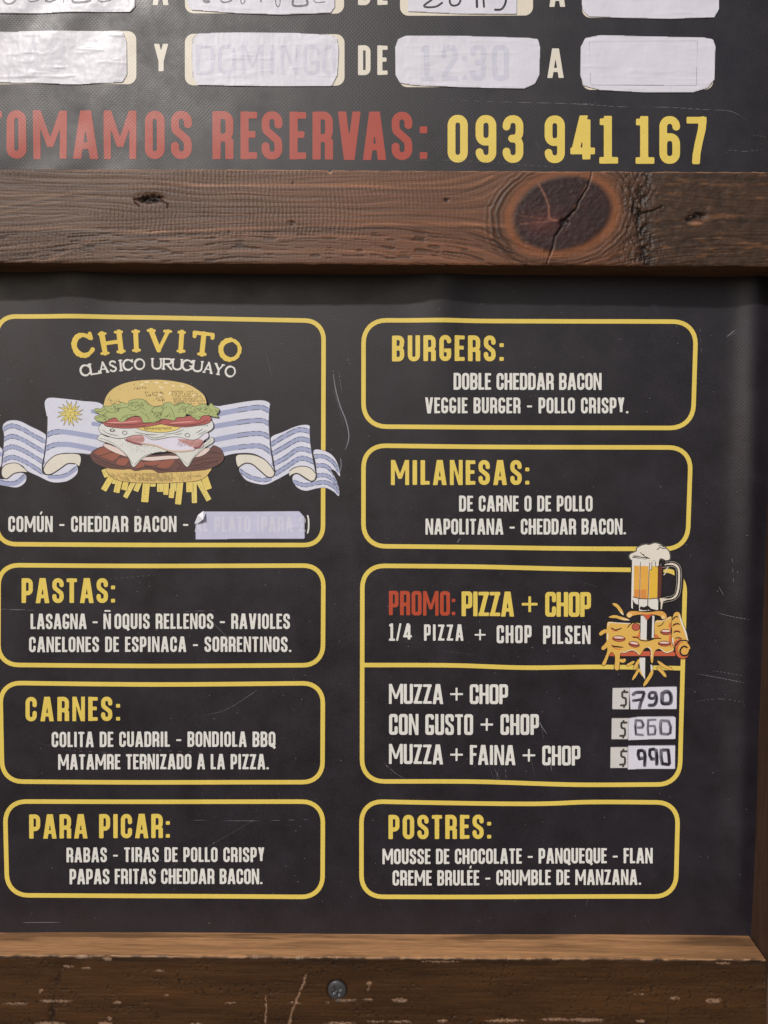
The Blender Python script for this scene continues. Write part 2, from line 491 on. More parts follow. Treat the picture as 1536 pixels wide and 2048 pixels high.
def glyph(ch, W, h, q):
    """strokes of a letter with its base on y=0 and its top on y=1 (y up): ('L', x0,y0,x1,y1) or ('C', points)
    W width, h half stroke, q roundness of the corners"""
    L, Rr, B, T, M = h, W - h, h, 1 - h, W / 2
    r = (Rr - L) / 2
    rx = r * q; ry = min(r * q * 1.15, .2)
    md = .5
    def tl(a=180, b=90, x=None, y=None): return arcp((L if x is None else x) + rx, (T if y is None else y) - ry, rx, ry, a, b)
    def tr(y=T): return arcp(Rr - rx, y - ry, rx, ry, 90, 0)
    def br(y=B): return arcp(Rr - rx, y + ry, rx, ry, 0, -90)
    def bl(y=B): return arcp(L + rx, y + ry, rx, ry, -90, -180)
    def tlc(y=T): return arcp(L + rx, y - ry, rx, ry, 180, 90)
    o = []
    l = lambda *a: o.append(('L',) + a)
    c = lambda p: o.append(('C', p))
    if ch == 'A':
        l(L * .95, -.1, M - h * .12, 1.12); l(W - L * .95, -.1, M + h * .12, 1.12); l(L + .07, .27, Rr - .07, .27)
    elif ch in 'BPRDEFKLHMNTIZ147' or ch in 'GX':
        if ch in 'BPRDEFKLH': l(L, B, L, T)
        if ch in 'MN': l(L - h * .14, B - .15, L - h * .14, T + .15, .86)
        if ch == 'B':
            c([(L, T)] + tr() + arcp(Rr - rx - .01, .51 + ry, rx, ry, 0, -90) + [(L, .51)])
            c([(L, .51)] + tr(.51) + br() + [(L, B)])
        if ch == 'P': c([(L, T)] + tr() + arcp(Rr - rx, .40 + ry, rx, ry, 0, -90) + [(L, .40)])
        if ch == 'R':
            c([(L, T)] + tr() + arcp(Rr - rx, .45 + ry, rx, ry, 0, -90) + [(L, .45)])
            c([(Rr - rx, .45)] + arcp(Rr - rx, .45 - ry * .8, rx, ry * .8, 90, 0)); l(Rr, .34, Rr, B)
        if ch == 'D': c([(L, T)] + tr() + br() + [(L, B)])
        if ch in 'EF': l(L, T, Rr + h * .1, T); l(L, md + .02, Rr - h * .3, md + .02)
        if ch in 'EL': l(L, B, Rr + h * .1, B)
        if ch == 'H': l(Rr, B, Rr, T); l(L, md, Rr, md)
        if ch == 'M': l(Rr + h * .14, B - .15, Rr + h * .14, T + .15, .86); l(L - .19 * (M - L), 1.15, M, .26, .74); l(Rr + .19 * (M - L), 1.15, M, .26, .74)
        if ch == 'N': l(Rr + h * .14, B - .15, Rr + h * .14, T + .15, .86); l(L + h * .1 - .1 * (Rr - L), 1.15, Rr - h * .1 + .1 * (Rr - L), -.15, .64)
        if ch == 'T': l(L, T, Rr, T); l(M, B, M, T)
        if ch == 'I': l(M, B, M, T)
        if ch == 'Z': l(L, T, Rr, T); l(L, B, Rr, B); l(L + h * .3, B, Rr - h * .3, T)
        if ch == 'K': l(L, .42, Rr, 1.08); l(M, .5, Rr, -.05)
        if ch == 'X': l(L, -.1, Rr, 1.1); l(L, 1.1, Rr, -.1)
        if ch == 'G':
            c([(Rr, .80), (Rr, T - ry)] + tr()[::-1] + [(M, T)] + tlc()[::-1] + bl()[::-1] + br()[::-1] + [(Rr, .40)]); l(M + .04, .41, Rr, .41)
        if ch == '1': l(M, B, M, T); l(M - h * 1.2, B * .8, M + h * 1.6, B * .8); l(M - h * 1.1, T - .045, M, T - .045)
        if ch == '4': l(Rr - h * .9, B, Rr - h * .9, T); l(L, .26, Rr + h * .3, .26); l(L + h * .35, .27, Rr - h * 1.2, 1.12)
        if ch == '7': l(L, T, Rr, T); c([(Rr, T), (Rr - .02, .72), (M + .04, .42), (M, .2), (M - .01, B - .04)])
    elif ch == 'C': c([(Rr, .66), (Rr, T - ry)] + tr()[::-1] + tlc()[::-1] + bl()[::-1] + br()[::-1] + [(Rr, .34)])
    elif ch in 'OQ0':
        c(tlc() + tr() + br() + bl() + [(L, T - ry)])
        if ch == 'Q': l(M, .17, Rr + h * .1, -.02)
    elif ch == 'S':
        c([(Rr, .72), (Rr, T - ry)] + tr()[::-1] + tlc()[::-1] + [(L, .68), (L + .02, .60), (M, .50), (Rr - .02, .40), (Rr, .32)] + br() + bl() + [(L, .28)])
    elif ch == 'U': c([(L, T + h * .7), (L, B + ry)] + bl()[::-1] + br()[::-1] + [(Rr, T + h * .7)])
    elif ch == 'J': c([(Rr, T), (Rr, B + ry)] + br() + bl() + [(L, .3)])
    elif ch == 'V': l(L * .95, 1.1, M - h * .1, -.12); l(W - L * .95, 1.1, M + h * .1, -.12)
    elif ch == 'W': l(L, 1.1, W * .3, -.1); l(W * .3, -.1, M, .9); l(M, .9, W * .7, -.1); l(W * .7, -.1, Rr, 1.1)
    elif ch == 'Y': l(L * .95, 1.1, M, .42); l(Rr, 1.1, M, .42); l(M, B, M, .45)
    elif ch == ':': l(M, .07, M, .12); l(M, .60, M, .65)
    elif ch == '.': l(M, .06, M, .10)
    elif ch == '-': l(.03, .44, W - .03, .44)
    elif ch == '+': l(.03, .5, W - .03, .5); l(M, .5 - (W - .06) / 2, M, .5 + (W - .06) / 2)
    elif ch == '/': l(L * .6, .0, Rr + .02, 1.0)
    elif ch == '(': c([(Rr, 1.05), (L + .01, .8), (L, .5), (L + .01, .2), (Rr, -.05)])
    elif ch == ')': c([(L, 1.05), (Rr - .01, .8), (Rr, .5), (Rr - .01, .2), (L, -.05)])
    elif ch == '9': c(tlc() + tr() + [(Rr, B + ry)] + br() + bl() + [(L, .22)]); c([(L, T - ry), (L, .44 + ry)] + arcp(L + rx, .44 + ry, rx, ry, 180, 270) + [(Rr - rx, .44)] + arcp(Rr - rx, .44 + ry, rx, ry, -90, 0))
    elif ch == '6': c([(Rr, .78), (Rr, T - ry)] + tr()[::-1] + tlc()[::-1] + bl()[::-1] + br()[::-1] + [(Rr, .56 - ry)] + arcp(Rr - rx, .56 - ry, rx, ry, 0, 90) + arcp(L + rx, .56 - ry, rx, ry, 90, 180))
    elif ch == '3': c([(L, .76), (L, T - ry)] + tlc() + tr() + arcp(Rr - rx, .51 + ry, rx, ry, 0, -90) + [(M - .02, .51)]); c([(M, .51)] + arcp(Rr - rx, .51 - ry, rx, ry, 90, 0) + br() + bl() + [(L, .24)])
    elif ch == '2': c([(L, .70), (L, T - ry)] + tlc() + tr() + [(Rr, .66), (M, .38), (L, .15), (L, B)]); l(L, B, Rr, B)
    return o


ACC = {'Ú': ('U', 'acute'), 'É': ('E', 'acute'), 'Ñ': ('N', 'tilde')}


def draw_glyph(f, ch, ox, by, w, H, t, q, sl=0.0, rot=0.0):
    """ch at left ox, base by (photo y down), width w px, cap height H px, stroke t (of H)"""
    acc = None
    if ch in ACC: ch, acc = ACC[ch]
    h = t / 2
    W = w / H
    clip = ch in 'AVMNWYXKZ/4'
    g = Field(ox - 3, by - H * 1.3, ox + w + 3, by + H * .2, f.st) if False else None
    sub = Field(min(ox, ox + w) - 4, by - H * 1.35, max(ox, ox + w) + 4, by + H * .25, f.st)
    # align the sub field with the parent grid
    sub.x0 = f.x0 + round((sub.x0 - f.x0) / f.st) * f.st; sub.y0 = f.y0 + round((sub.y0 - f.y0) / f.st) * f.st
    sub.X = sub.x0 + np.arange(sub.nx) * f.st; sub.Y = sub.y0 + np.arange(sub.ny) * f.st
    tr = lambda x, y: (ox + x * H, by - y * H)
    for s in glyph(ch, W, h, q):
        if s[0] == 'L':
            a = tr(s[1], s[2]); b = tr(s[3], s[4])
            hh = h * (.82 if abs(s[1] - s[3]) > abs(s[2] - s[4]) else 1.0)
            if len(s) > 5: hh = h * s[5]
            if ch == '+': hh = h * .62
            if ch in '-': hh = h * .7
            if ch == '/': hh = h * .75
            if ch in ':.': sub.seg(a[0], a[1], b[0], b[1], h * H * .92, sq=True, ext=h * H * .55)
            else: sub.seg(a[0], a[1], b[0], b[1], hh * H, sq=True, ext=(0 if (clip or ch in '+-/') else h * H * .92) if hh > h * .9 else (h * H * .92 if ch not in '+-/MN' else 0))
        else:
            P = [tr(*p) for p in s[1]]
            k = .92
            for i in range(len(P) - 1):
                sub.seg(*P[i], *P[i + 1], h * H * (.95 if ch not in '()' else .6))
            for a, b in ((P[1], P[0]), (P[-2], P[-1])):
                if math.hypot(a[0] - b[0], a[1] - b[1]) > .03 * H and ch not in '()':
                    sub.seg(*a, *b, h * H * .97, sq=True, ext=h * H * .35)
    if ch not in 'Q()':
        sub.F = np.minimum(sub.F, np.minimum(sub.Y[:, None] - (by - H), by - sub.Y[:, None]) + 0 * sub.F)
    if acc == 'acute': sub.seg(*tr(W * .5, 1.10), *tr(W * .72, 1.28), h * H * .62, sq=True)
    if acc == 'tilde': sub.seg(*tr(W * .12, 1.17), *tr(W * .95, 1.17), h * H * .62, sq=True)
    sub.soften(2 if H > 60 else 1)
    i0 = int(round((sub.x0 - f.x0) / f.st)); j0 = int(round((sub.y0 - f.y0) / f.st))
    a0, b0 = max(i0, 0), max(j0, 0); a1, b1 = min(i0 + sub.nx, f.nx), min(j0 + sub.ny, f.ny)
    if a1 > a0 and b1 > b0:
        f.F[b0:b1, a0:a1] = np.maximum(f.F[b0:b1, a0:a1], sub.F[b0 - j0:b1 - j0, a0 - i0:a1 - i0])


def text(name, s, x0, x1, yt, yb, mat, parent, dy=0.0, t=.185, q=.9, wf=1.0, off=0.0001, label=None, ext=None, step=None):
    """one line of print between x0 and x1; dy: how much lower its right end sits"""
    H = yb - yt
    st = step or (0.55 if H < 60 else 0.9)
    f = Field(x0 - 2, yt - H * .35 + min(dy, 0), x1 + 2, yb + H * .15 + max(dy, 0), st)
    if ext:
        for ch, (a, b) in zip(s.replace(' ', ''), ext):
            d = dy * ((a + b) / 2 - x0) / (x1 - x0)
            draw_glyph(f, ch, a, yb + d, b - a, H, t, q)
    else:
        ws = [WID[ACC[c][0] if c in ACC else c] * H * wf for c in s]
        if len(s) == 1: ws = [x1 - x0]
        tr = (x1 - x0 - sum(ws)) / max(len(s) - 1, 1)
        x = x0
        for c, w in zip(s, ws):
            if c != ' ':
                d = dy * (x + w / 2 - x0) / (x1 - x0)
                draw_glyph(f, c, x, yb + d, w, H, t, q)
            x += w + tr
    return emit(name, f, off, mat, parent, label=label)


def bez(p0, p1, p2, p3, n=8):
    return [tuple(((1 - t) ** 3 * np.array(p0) + 3 * (1 - t) ** 2 * t * np.array(p1) + 3 * (1 - t) * t * t * np.array(p2) + t ** 3 * np.array(p3))) for t in [k / n for k in range(n + 1)]]


def border(tl, tr, br, bl, top=(), bot=(), r=38, w=4.45, parent=None, gaps=(), extra=(), label=None):
    """rounded yellow frame through its four corners; top and bottom edges pass through extra points"""
    def edge(a, b, mids):
        P = [a] + list(mids) + [b]
        return [tuple(p) for p in crom(P, False, 10)]
    def toward(a, b, d):
        L = math.hypot(b[0] - a[0], b[1] - a[1]) + 1e-9; return (a[0] + (b[0] - a[0]) * d / L, a[1] + (b[1] - a[1]) * d / L)
    path = []
    cor = [tl, tr, br, bl]
    mids = [top, (), sorted(bot, reverse=True), ()]
    for k in range(4):
        a = cor[k]; b = cor[(k + 1) % 4]; c = cor[(k + 2) % 4]
        m = mids[k]
        a1 = toward(a, m[0] if m else b, r); b1 = toward(b, m[-1] if m else a, r)
        path += edge(a1, b1, m)
        b2 = toward(b, (mids[(k + 1) % 4][0] if mids[(k + 1) % 4] else c), r)
        path += bez(b1, toward(b1, b, r * .6), toward(b2, b, r * .6), b2)[1:]
    path.append(path[0])
    xs = [p[0] for p in path]; ys = [p[1] for p in path]
    f = Field(min(xs) - 8, min(ys) - 8, max(xs) + 8, max(ys) + 8, 0.9)
    f.line(path, w)
    for e in extra: f.line(crom(e, False, 10), w)
    return emit('border_line', f, 0.0001, YEL, parent, label=label)


# ------------------------------------------------------------------ the printed sheets
def sheet_mesh(name, xs, ys, mat, parent):
    X, Y = np.meshgrid(xs, ys)
    g = Grid()
    g.add(on_sheet(X, Y, 0.0))
    return g.build(name, mat, parent)


hours = empty('hours_banner', 'black sign above the pine rail, red TOMAMOS RESERVAS and yellow phone number', 'sign')
menu = empty('menu_banner', 'black canvas menu below the wide pine rail, food lists in yellow rounded boxes', 'menu board')
hours.location = menu.location = (0, 0, 0)
xs = np.concatenate([np.arange(-420, 1400, 10), np.arange(1400, 1640, 3.0)])
sheet_mesh('canvas', xs, np.arange(-420, 441, 10), M_BLACK, hours)
sheet_mesh('canvas', xs, np.arange(441, 1961, 8), M_BLACK, menu)

# --- upper sign
G2 = 'white words printed between the paper strips'
text('lettering', 'A', 305, 338, -49, 11, CREAM, hours, t=.17)
text('lettering', 'DE', 716, 775, -50, 10, CREAM, hours, t=.17)
text('lettering', 'A', 1098, 1131, -46, 14, CREAM, hours, t=.17)
text('lettering', 'Y', 307, 338, 88, 148, CREAM, hours, t=.17)
text('lettering', 'DE', 716, 775, 90, 150, CREAM, hours, t=.17)
text('lettering', 'A', 1094, 1128, 97, 156, CREAM, hours, t=.17)
text('lettering', 'TOMAMOS RESERVAS:', -40, 855, 221, 318, RED, hours, dy=2, t=.168, label='large red words TOMAMOS RESERVAS',
     ext=[(-36, 5), (14, 54), (67, 134), (146, 198), (208, 273), (290, 330), (342, 384), (425, 467), (481, 514), (523, 565), (579, 612),
          (625, 666), (675, 722), (725, 773), (783, 825), (838, 856)])
text('lettering', '093 941 167', 895, 1412, 229, 325, YEL, hours, dy=4, t=.168, label='large yellow telephone number 093 941 167',
     ext=[(895, 936), (951, 993), (1005, 1047), (1089, 1130), (1140, 1188), (1199, 1232), (1271, 1305), (1318, 1360), (1372, 1413)])


def rrect(x0, y0, x1, y1, r, n=6, jit=0):
    P = []
    for cx, cy, a in ((x1 - r, y0 + r, -90), (x1 - r, y1 - r, 0), (x0 + r, y1 - r, 90), (x0 + r, y0 + r, 180)):
        P += arcp(cx, cy, r, r, a, a + 90, n)
    return P


for (a, b, c, d) in ((-60, -80, 272, 25), (370, -76, 688, 27), (800, -72, 1066, 31), (1164, -70, 1430, 36),
                     (-60, 63, 273, 169), (370, 68, 689, 171), (798, 77, 1072, 174), (1164, 80, 1426, 180)):
    f = Field(a, b, c, d, 1.2); f.poly(rrect(a, b, c, d, 17))
    emit('blank_field', f, 0.0001, ink(220, 213, 196), hours)

# --- lower menu: frames
border((-6, 633), (647, 641), (646, 1090), (-6, 1088), top=((300, 635),), bot=((300, 1090),), parent=menu)
border((-2, 1130), (647, 1131), (646, 1330), (-2, 1329), top=((300, 1132),), bot=((330, 1332),), parent=menu, r=40)
border((2, 1365), (646, 1366), (645, 1564), (6, 1562), top=((320, 1369),), bot=((300, 1565),), parent=menu, r=40)
border((11, 1602), (646, 1603), (645, 1794), (15, 1790), top=((320, 1604),), bot=((300, 1793),), parent=menu, r=42)
border((727, 640), (1393, 643), (1386, 856), (727, 853), top=((1000, 642.5),), bot=((1000, 855),), parent=menu, r=46)
border((727, 891), (1382, 895), (1375, 1098), (727, 1092), top=((1000, 894),), bot=((950, 1094), (1150, 1097)), parent=menu, r=44)
border((725, 1131), (1371, 1141), (1360, 1570), (724, 1562), top=((950, 1133), (1150, 1138)), bot=((950, 1563), (1150, 1570)), parent=menu, r=44,
       extra=([(726, 1329.5), (900, 1330), (1050, 1335), (1200, 1334), (1366, 1337)],))
border((723, 1602), (1357, 1606), (1352, 1794), (723, 1793), top=((1050, 1608), (1180, 1605)), bot=((1000, 1794),), parent=menu, r=42)

# --- lower menu: words
HD = dict(t=.178, q=.9, wf=1.13)
BD = dict(t=.166, q=.9, wf=1.06)
for s, a, b, c, d, kw in (
        ('PASTAS:', 44, 231, 1156, 1206, HD), ('CARNES:', 52, 241, 1393, 1442, HD), ('PARA PICAR:', 59, 340, 1628, 1677, HD),
        ('BURGERS:', 784, 1008, 671, 723, HD), ('MILANESAS:', 782, 1059, 920, 970, HD), ('POSTRES:', 777, 983, 1629, 1678, HD)):
    text('heading', s, a, b, c, d, YEL, menu, label='yellow heading ' + s.strip(':'), **kw)
for s, a, b, c, d in (
        ('COMÚN - CHEDDAR BACON -', 17, 377, 1032, 1064), ('AL PLATO (PARA 2)', 389, 620, 1033, 1064),
        ('LASAGNA - Ñ', 62, 222, 1227, 1258), ('OQUIS RELLENOS - RAVIOLES', 229, 580, 1227, 1258),
        ('CANELONES DE ESPINACA - SORRENTINOS.', 59, 583, 1273, 1304),
        ('COLITA DE CUADRIL - BONDIOLA BBQ', 104, 551, 1463, 1494), ('MATAMRE TERNIZADO A LA PIZZA.', 117, 538, 1508, 1539),
        ('RABAS - TIRAS DE POLLO CRISPY', 133, 529, 1695, 1725), ('PAPAS FRITAS CHEDDAR BACON.', 139, 525, 1738, 1769),
        ('DOBLE CHEDDAR BACON', 907, 1203, 746, 780), ('VEGGIE BURGER - POLLO CRISPY.', 850, 1257, 795, 827),
        ('DE CARNE O DE POLLO', 918, 1185, 991, 1023), ('NAPOLITANA - CHEDDAR BACON.', 851, 1252, 1037, 1069),
        ('MOUSSE DE CHOCOLATE - PANQUEQUE - FLAN', 765, 1306, 1697, 1728), ('CREME BRULÉE - CRUMBLE DE MANZANA.', 785, 1283, 1740, 1771)):
    text('lettering', s, a, b, c, d, WHT, menu, **BD)
SQ = dict(q=.42)
text('heading', 'PROMO:', 778, 911, 1181, 1230, ink(178, 72, 46), menu, t=.155, wf=.98, dy=1, label='red word PROMO', **SQ)
text('heading', 'PIZZA + CHOP', 923, 1182, 1182, 1232, YEL, menu, t=.172, dy=2, wf=1.08, label='yellow words PIZZA + CHOP', **SQ)
text('lettering', '1/4 ', 778, 834, 1246, 1281, WHT, menu, t=.15, q=.3)
text('lettering', 'PIZZA', 848, 927, 1248, 1281, WHT, menu, t=.158, wf=1.0, **SQ)
text('lettering', '+', 948, 972, 1252, 1286, WHT, menu, t=.158, wf=1.3, **SQ)
text('lettering', 'CHOP', 993, 1063, 1250, 1286, WHT, menu, t=.158, **SQ)
text('lettering', 'PILSEN', 1086, 1181, 1251, 1288, WHT, menu, t=.158, **SQ)
text('lettering', 'MUZZA + CHOP', 778, 1016, 1367, 1407, WHT, menu, t=.158, dy=1, wf=1.1, **SQ)
text('lettering', 'CON GUSTO + CHOP', 778, 1078, 1427, 1469, WHT, menu, t=.158, dy=1, wf=1.02, **SQ)
text('lettering', 'MUZZA + FAINA + CHOP', 778, 1161, 1487, 1527, WHT, menu, t=.158, dy=5, wf=1.08, **SQ)


# --- wobbly slab lettering
def slab(ch, W, h):
    L, Rr, B, T, M = h, W - h, h * .8, 1 - h * .8, W / 2
    s = h * .75
    o = []
    sf = lambda x, y, w=.13: o.append((x - w, y, x + w, y, s * .75))
    if ch == 'H':
        o += [(L + .06, B, L + .04, T, h), (Rr - .06, B, Rr - .04, T, h), (L + .04, .5, Rr - .04, .52, s)]
        for x in (L + .06, Rr - .06): sf(x, B); sf(x, T)
    elif ch == 'I': o += [(M, B, M, T, h)]; sf(M, B); sf(M, T)
    elif ch == 'V': o += [(L + .05, T, M, B, h), (Rr - .05, T, M, B, s)]; sf(L + .06, T); sf(Rr - .06, T)
    elif ch == 'Y': o += [(L + .05, T, M, .45, h), (Rr - .05, T, M, .45, s), (M, .45, M, B, h)]; sf(L + .05, T, .1); sf(Rr - .05, T, .1); sf(M, B)
    elif ch == 'T': o += [(M, B, M, T, h), (L, T, Rr, T, s), (L, T, L, T - .13, s), (Rr, T, Rr, T - .13, s)]; sf(M, B)
    elif ch in 'COG':
        a = arcp(M, .5, M - h, .5 - h * .8, 35 if ch != 'O' else 0, 325 if ch != 'O' else 360, 14)
        for p, q in zip(a[:-1], a[1:]):
            o.append((*p, *q, h if p[0] < M else h * .75))
        if ch == 'C': o.append((Rr - .02, T - .02, Rr - .02, T - .22, s))
        if ch == 'G': o += [(Rr - .02, T - .02, Rr - .02, T - .2, s), (Rr - .05, .2, Rr - .05, .45, s), (Rr - .2, .45, Rr + .04, .45, s * .7)]
    elif ch == 'L': o += [(L + .06, B, L + .06, T, h), (L + .06, B, Rr, B, s), (Rr, B, Rr, B + .18, s)]; sf(L + .06, T)
    elif ch == 'A': o += [(L + .04, B, M, T, s), (Rr - .04, B, M, T, h), (L + .14, .36, Rr - .14, .36, s * .8)]; sf(L + .05, B, .1); sf(Rr - .05, B, .1)
    elif ch == 'S':
        a = arcp(M, .74, M - h, .26 - h * .8, 20, 270, 9) + arcp(M, .27, M - h, .27 - h * .8, 90, -160, 9)
        o += [(*p, *q, h * .85) for p, q in zip(a[:-1], a[1:])]
    elif ch == 'R':
        o += [(L + .06, B, L + .06, T, h)]
        a = [(L + .06, T)] + arcp(Rr - .18, .73, .16, .27 - h * .8, 90, -90, 6) + [(L + .06, .46)]
        o += [(*p, *q, h * .85) for p, q in zip(a[:-1], a[1:])]
        o += [(M, .45, Rr, B, h)]; sf(L + .06, T, .1); sf(L + .06, B)
    elif ch == 'U':
        a = [(L + .04, T), (L + .04, .35)] + arcp(M, .35, M - h - .04, .35 - h * .8, 180, 360, 8) + [(Rr - .04, T)]
        o += [(*p, *q, h * .9) for p, q in zip(a[:-1], a[1:])]; sf(L + .04, T, .1); sf(Rr - .04, T, .1)
    return o


def slab_text(items, mat, parent, h, wob, label):
    f = Field(120, 650, 500, 775, 0.55)
    rr = random.Random(3)
    for ch, cx, cy, w, H, rot in items:
        ca, sa = math.cos(R(rot)), math.sin(R(rot))
        for (ax, ay, bx, by, hh) in slab(ch, w / H, h):
            def T(x, y):
                x = (x * H - w / 2); y = (.5 - y) * H
                return (cx + x * ca - y * sa + rr.uniform(-wob, wob), cy + x * sa + y * ca + rr.uniform(-wob, wob))
            p, q = T(ax, ay), T(bx, by)
            f.seg(*p, *q, hh * H * rr.uniform(.92, 1.08), hh * H * rr.uniform(.85, 1.15))
    emit('heading', f, 0.0001, mat, parent, soften=1, label=label)


slab_text([('C', 169, 691, 47, 49, -13), ('H', 224, 685.5, 47, 47, -7), ('I', 272, 682, 22, 45, -2), ('V', 318, 681, 48, 46, 2),
           ('I', 362, 683, 22, 46, 3), ('T', 405, 687.5, 47, 49, 6), ('O', 460, 699, 48, 47, 16)], ink(228, 198, 88), menu, .105, .45, 'arched yellow word CHIVITO')
its = []
for ch, x in zip('CLASICOURUGUAYO', [172, 189, 207, 226, 241.5, 256, 279, 313, 334, 354, 374, 394.5, 416, 437, 460]):
    w = 23 if ch in 'OGUC' else 21
    if ch == 'I': w = 9
    if ch == 'S': w = 15
    y = 727.5 + 6.9e-4 * (x - 312) ** 2
    its.append((ch, x, y, w, 23.5, math.degrees(math.atan(2 * 6.9e-4 * (x - 312)))))
slab_text(its, ink(222, 221, 216), menu, .085, .1, 'arched white words CLASICO URUGUAYO')

# --- pictures: each layer is laid a hair above the one below
LZ = 0.00003


def pic(parent, name, box, shapes, mat, layer, soften=0, step=0.6, label=None):
    f = Field(*box, step)
    for s in shapes:
        s(f)
    return emit(name, f, 0.00014 + layer * LZ, mat, parent, soften=soften, label=label)


def cv(sc, ox, oy):
    return lambda pts: [(ox + x / sc, oy + y / sc) for x, y in pts]


A_ = cv(4.267, 0, 740); B_ = cv(4.267, 340, 740); C_ = cv(5.486, 180, 750); D_ = cv(6.605, 1190, 1080)
def P(conv, pts, smooth=True, **kw):
    q = conv(pts)
    q = crom(q, True, 5) if smooth else q
    return lambda f: f.poly(q, **kw)
def Ln(conv, pts, w, taper=False, smooth=True, **kw):
    q = conv(pts)
    q = [tuple(p) for p in crom(q, False, 6)] if smooth else q
    return lambda f: f.line(q, w, taper, **kw)


def empty_part(name, parent, label=None):
    o = bpy.data.objects.new(name, None); C.objects.link(o); o.parent = parent
    if label: o['label'] = label
    return o


flag = empty_part('flag_picture', menu, 'printed blue and white striped ribbon flag with a sun')
# left ribbon
a_main = [(385, 300), (395, 255), (430, 238), (520, 243), (700, 265), (880, 300), (900, 500), (880, 700), (780, 725), (660, 712), (540, 715), (470, 735), (400, 790), (372, 850), (385, 700), (400, 560), (405, 420)]
a_two = [(25, 490), (45, 450), (100, 430), (170, 437), (260, 480), (395, 555), (395, 640), (385, 700), (362, 790), (362, 870), (400, 893), (440, 893), (520, 845), (580, 803), (640, 797), (665, 840), (655, 890), (600, 935), (540, 955), (440, 955), (330, 905), (235, 860), (200, 820), (150, 797), (90, 797), (40, 815), (15, 850), (30, 700), (38, 560)]
a_low = [(-60, 900), (0, 930), (50, 930), (80, 920), (130, 885), (190, 878), (225, 905), (215, 960), (150, 1000), (60, 990), (-60, 960)]
a_far = [(-60, 640), (30, 690), (20, 800), (-60, 880)]
b_main = [(320, 330), (420, 308), (640, 270), (760, 258), (825, 268), (853, 305), (845, 450), (845, 560), (860, 680), (875, 790), (893, 860), (860, 815), (800, 760), (700, 715), (560, 715), (455, 737), (320, 740)]
b_two = [(590, 850), (600, 820), (650, 800), (700, 808), (770, 862), (820, 908), (870, 918), (897, 880), (890, 800), (870, 690), (858, 580), (960, 530), (1080, 480), (1160, 468), (1195, 490), (1198, 600), (1215, 720), (1235, 830), (1245, 885), (1200, 842), (1130, 822), (1060, 837), (1010, 880), (900, 940), (820, 975), (740, 970), (650, 940), (600, 880)]
b_tail = [(1225, 690), (1300, 685), (1380, 725), (1430, 800), (1450, 905), (1410, 860), (1370, 850), (1410, 920), (1440, 1010), (1440, 1075), (1400, 1040), (1330, 1005), (1250, 1010), (1160, 1030), (1090, 1005), (1050, 950), (1050, 905), (1090, 890), (1150, 930), (1200, 950), (1250, 930), (1245, 800)]
BXL = (-25, 785, 225, 980); BXR = (405, 790, 690, 1000)
for conv, box, polys in ((A_, BXL, (a_main, a_two, a_low, a_far)), (B_, BXR, (b_main, b_two, b_tail))):
    pic(flag, 'ribbon_edge', box, [P(conv, p, grow=.9) for p in polys], ink(70, 68, 76), 0)
    pic(flag, 'ribbon', box, [P(conv, p) for p in polys], ink(214, 216, 232), 1)
a_str = [[(412, 552), (450, 535), (520, 527), (620, 538), (870, 580)], [(402, 668), (450, 645), (520, 635), (620, 640), (870, 690)], [(795, 352), (900, 370)], [(798, 460), (890, 470)]]
for k in range(4):
    o = 89 * k
    a_str.append([(36, 505 + o), (70, 485 + o), (120, 478 + o), (200, 508 + o), (290, 560 + o), (385 - 7 * k, 610 + o)])
a_str += [[(425, 910), (500, 912), (580, 890), (655, 835)], [(-60, 930), (0, 953), (60, 968), (140, 962), (212, 905)], [(-60, 700), (22, 722)]]
b_str = [[(330, 388), (420, 372), (620, 335), (770, 318), (845, 350)], [(330, 495), (400, 477), (620, 442), (770, 430), (838, 455)], [(330, 608), (400, 592), (620, 552), (770, 542), (845, 572)], [(330, 712), (440, 682), (620, 655), (770, 650), (862, 705)],
         [(868, 632), (950, 580), (1070, 518), (1130, 510), (1192, 528)], [(872, 715), (960, 665), (1080, 597), (1140, 590), (1198, 610)], [(885, 802), (980, 752), (1080, 682), (1140, 675), (1210, 695)], [(900, 885), (1000, 822), (1090, 762), (1150, 755), (1225, 785)],
         [(597, 860), (680, 912), (780, 938), (850, 932)], [(1230, 738), (1310, 738), (1390, 785), (1440, 860)], [(1250, 815), (1330, 820), (1395, 880), (1425, 930)], [(1250, 900), (1330, 900), (1400, 945), (1438, 1015)], [(1060, 955), (1150, 982), (1250, 965), (1330, 960), (1400, 995), (1438, 1040)]]
for conv, box, strs, polys in ((A_, BXL, a_str, (a_main, a_two, a_low, a_far)), (B_, BXR, b_str, (b_main, b_two, b_tail))):
    f = Field(*box, .6); g = Field(*box, .6)
    for s in strs:
        n = 5.1 if (len(s) == 5 and s is not strs[-1]) else 4.2
        f.line([tuple(p) for p in crom(conv(s), False, 6)], n)
    for p in polys: g.poly(crom(conv(p), True, 5), grow=-.5)
    f.clip(g)
    emit('blue_stripes', f, 0.00014 + 2 * LZ, ink(160, 168, 202), flag)
pic(flag, 'ribbon_lining', BXL, [P(A_, [(375, 850), (400, 790), (470, 735), (540, 718), (680, 725), (680, 815), (640, 797), (580, 802), (520, 842), (440, 890), (400, 890)]),
                                 P(A_, [(15, 850), (40, 815), (90, 797), (150, 800), (210, 835), (232, 875), (180, 872), (120, 885), (80, 920), (50, 925), (20, 905)])], ink(222, 217, 204), 3)
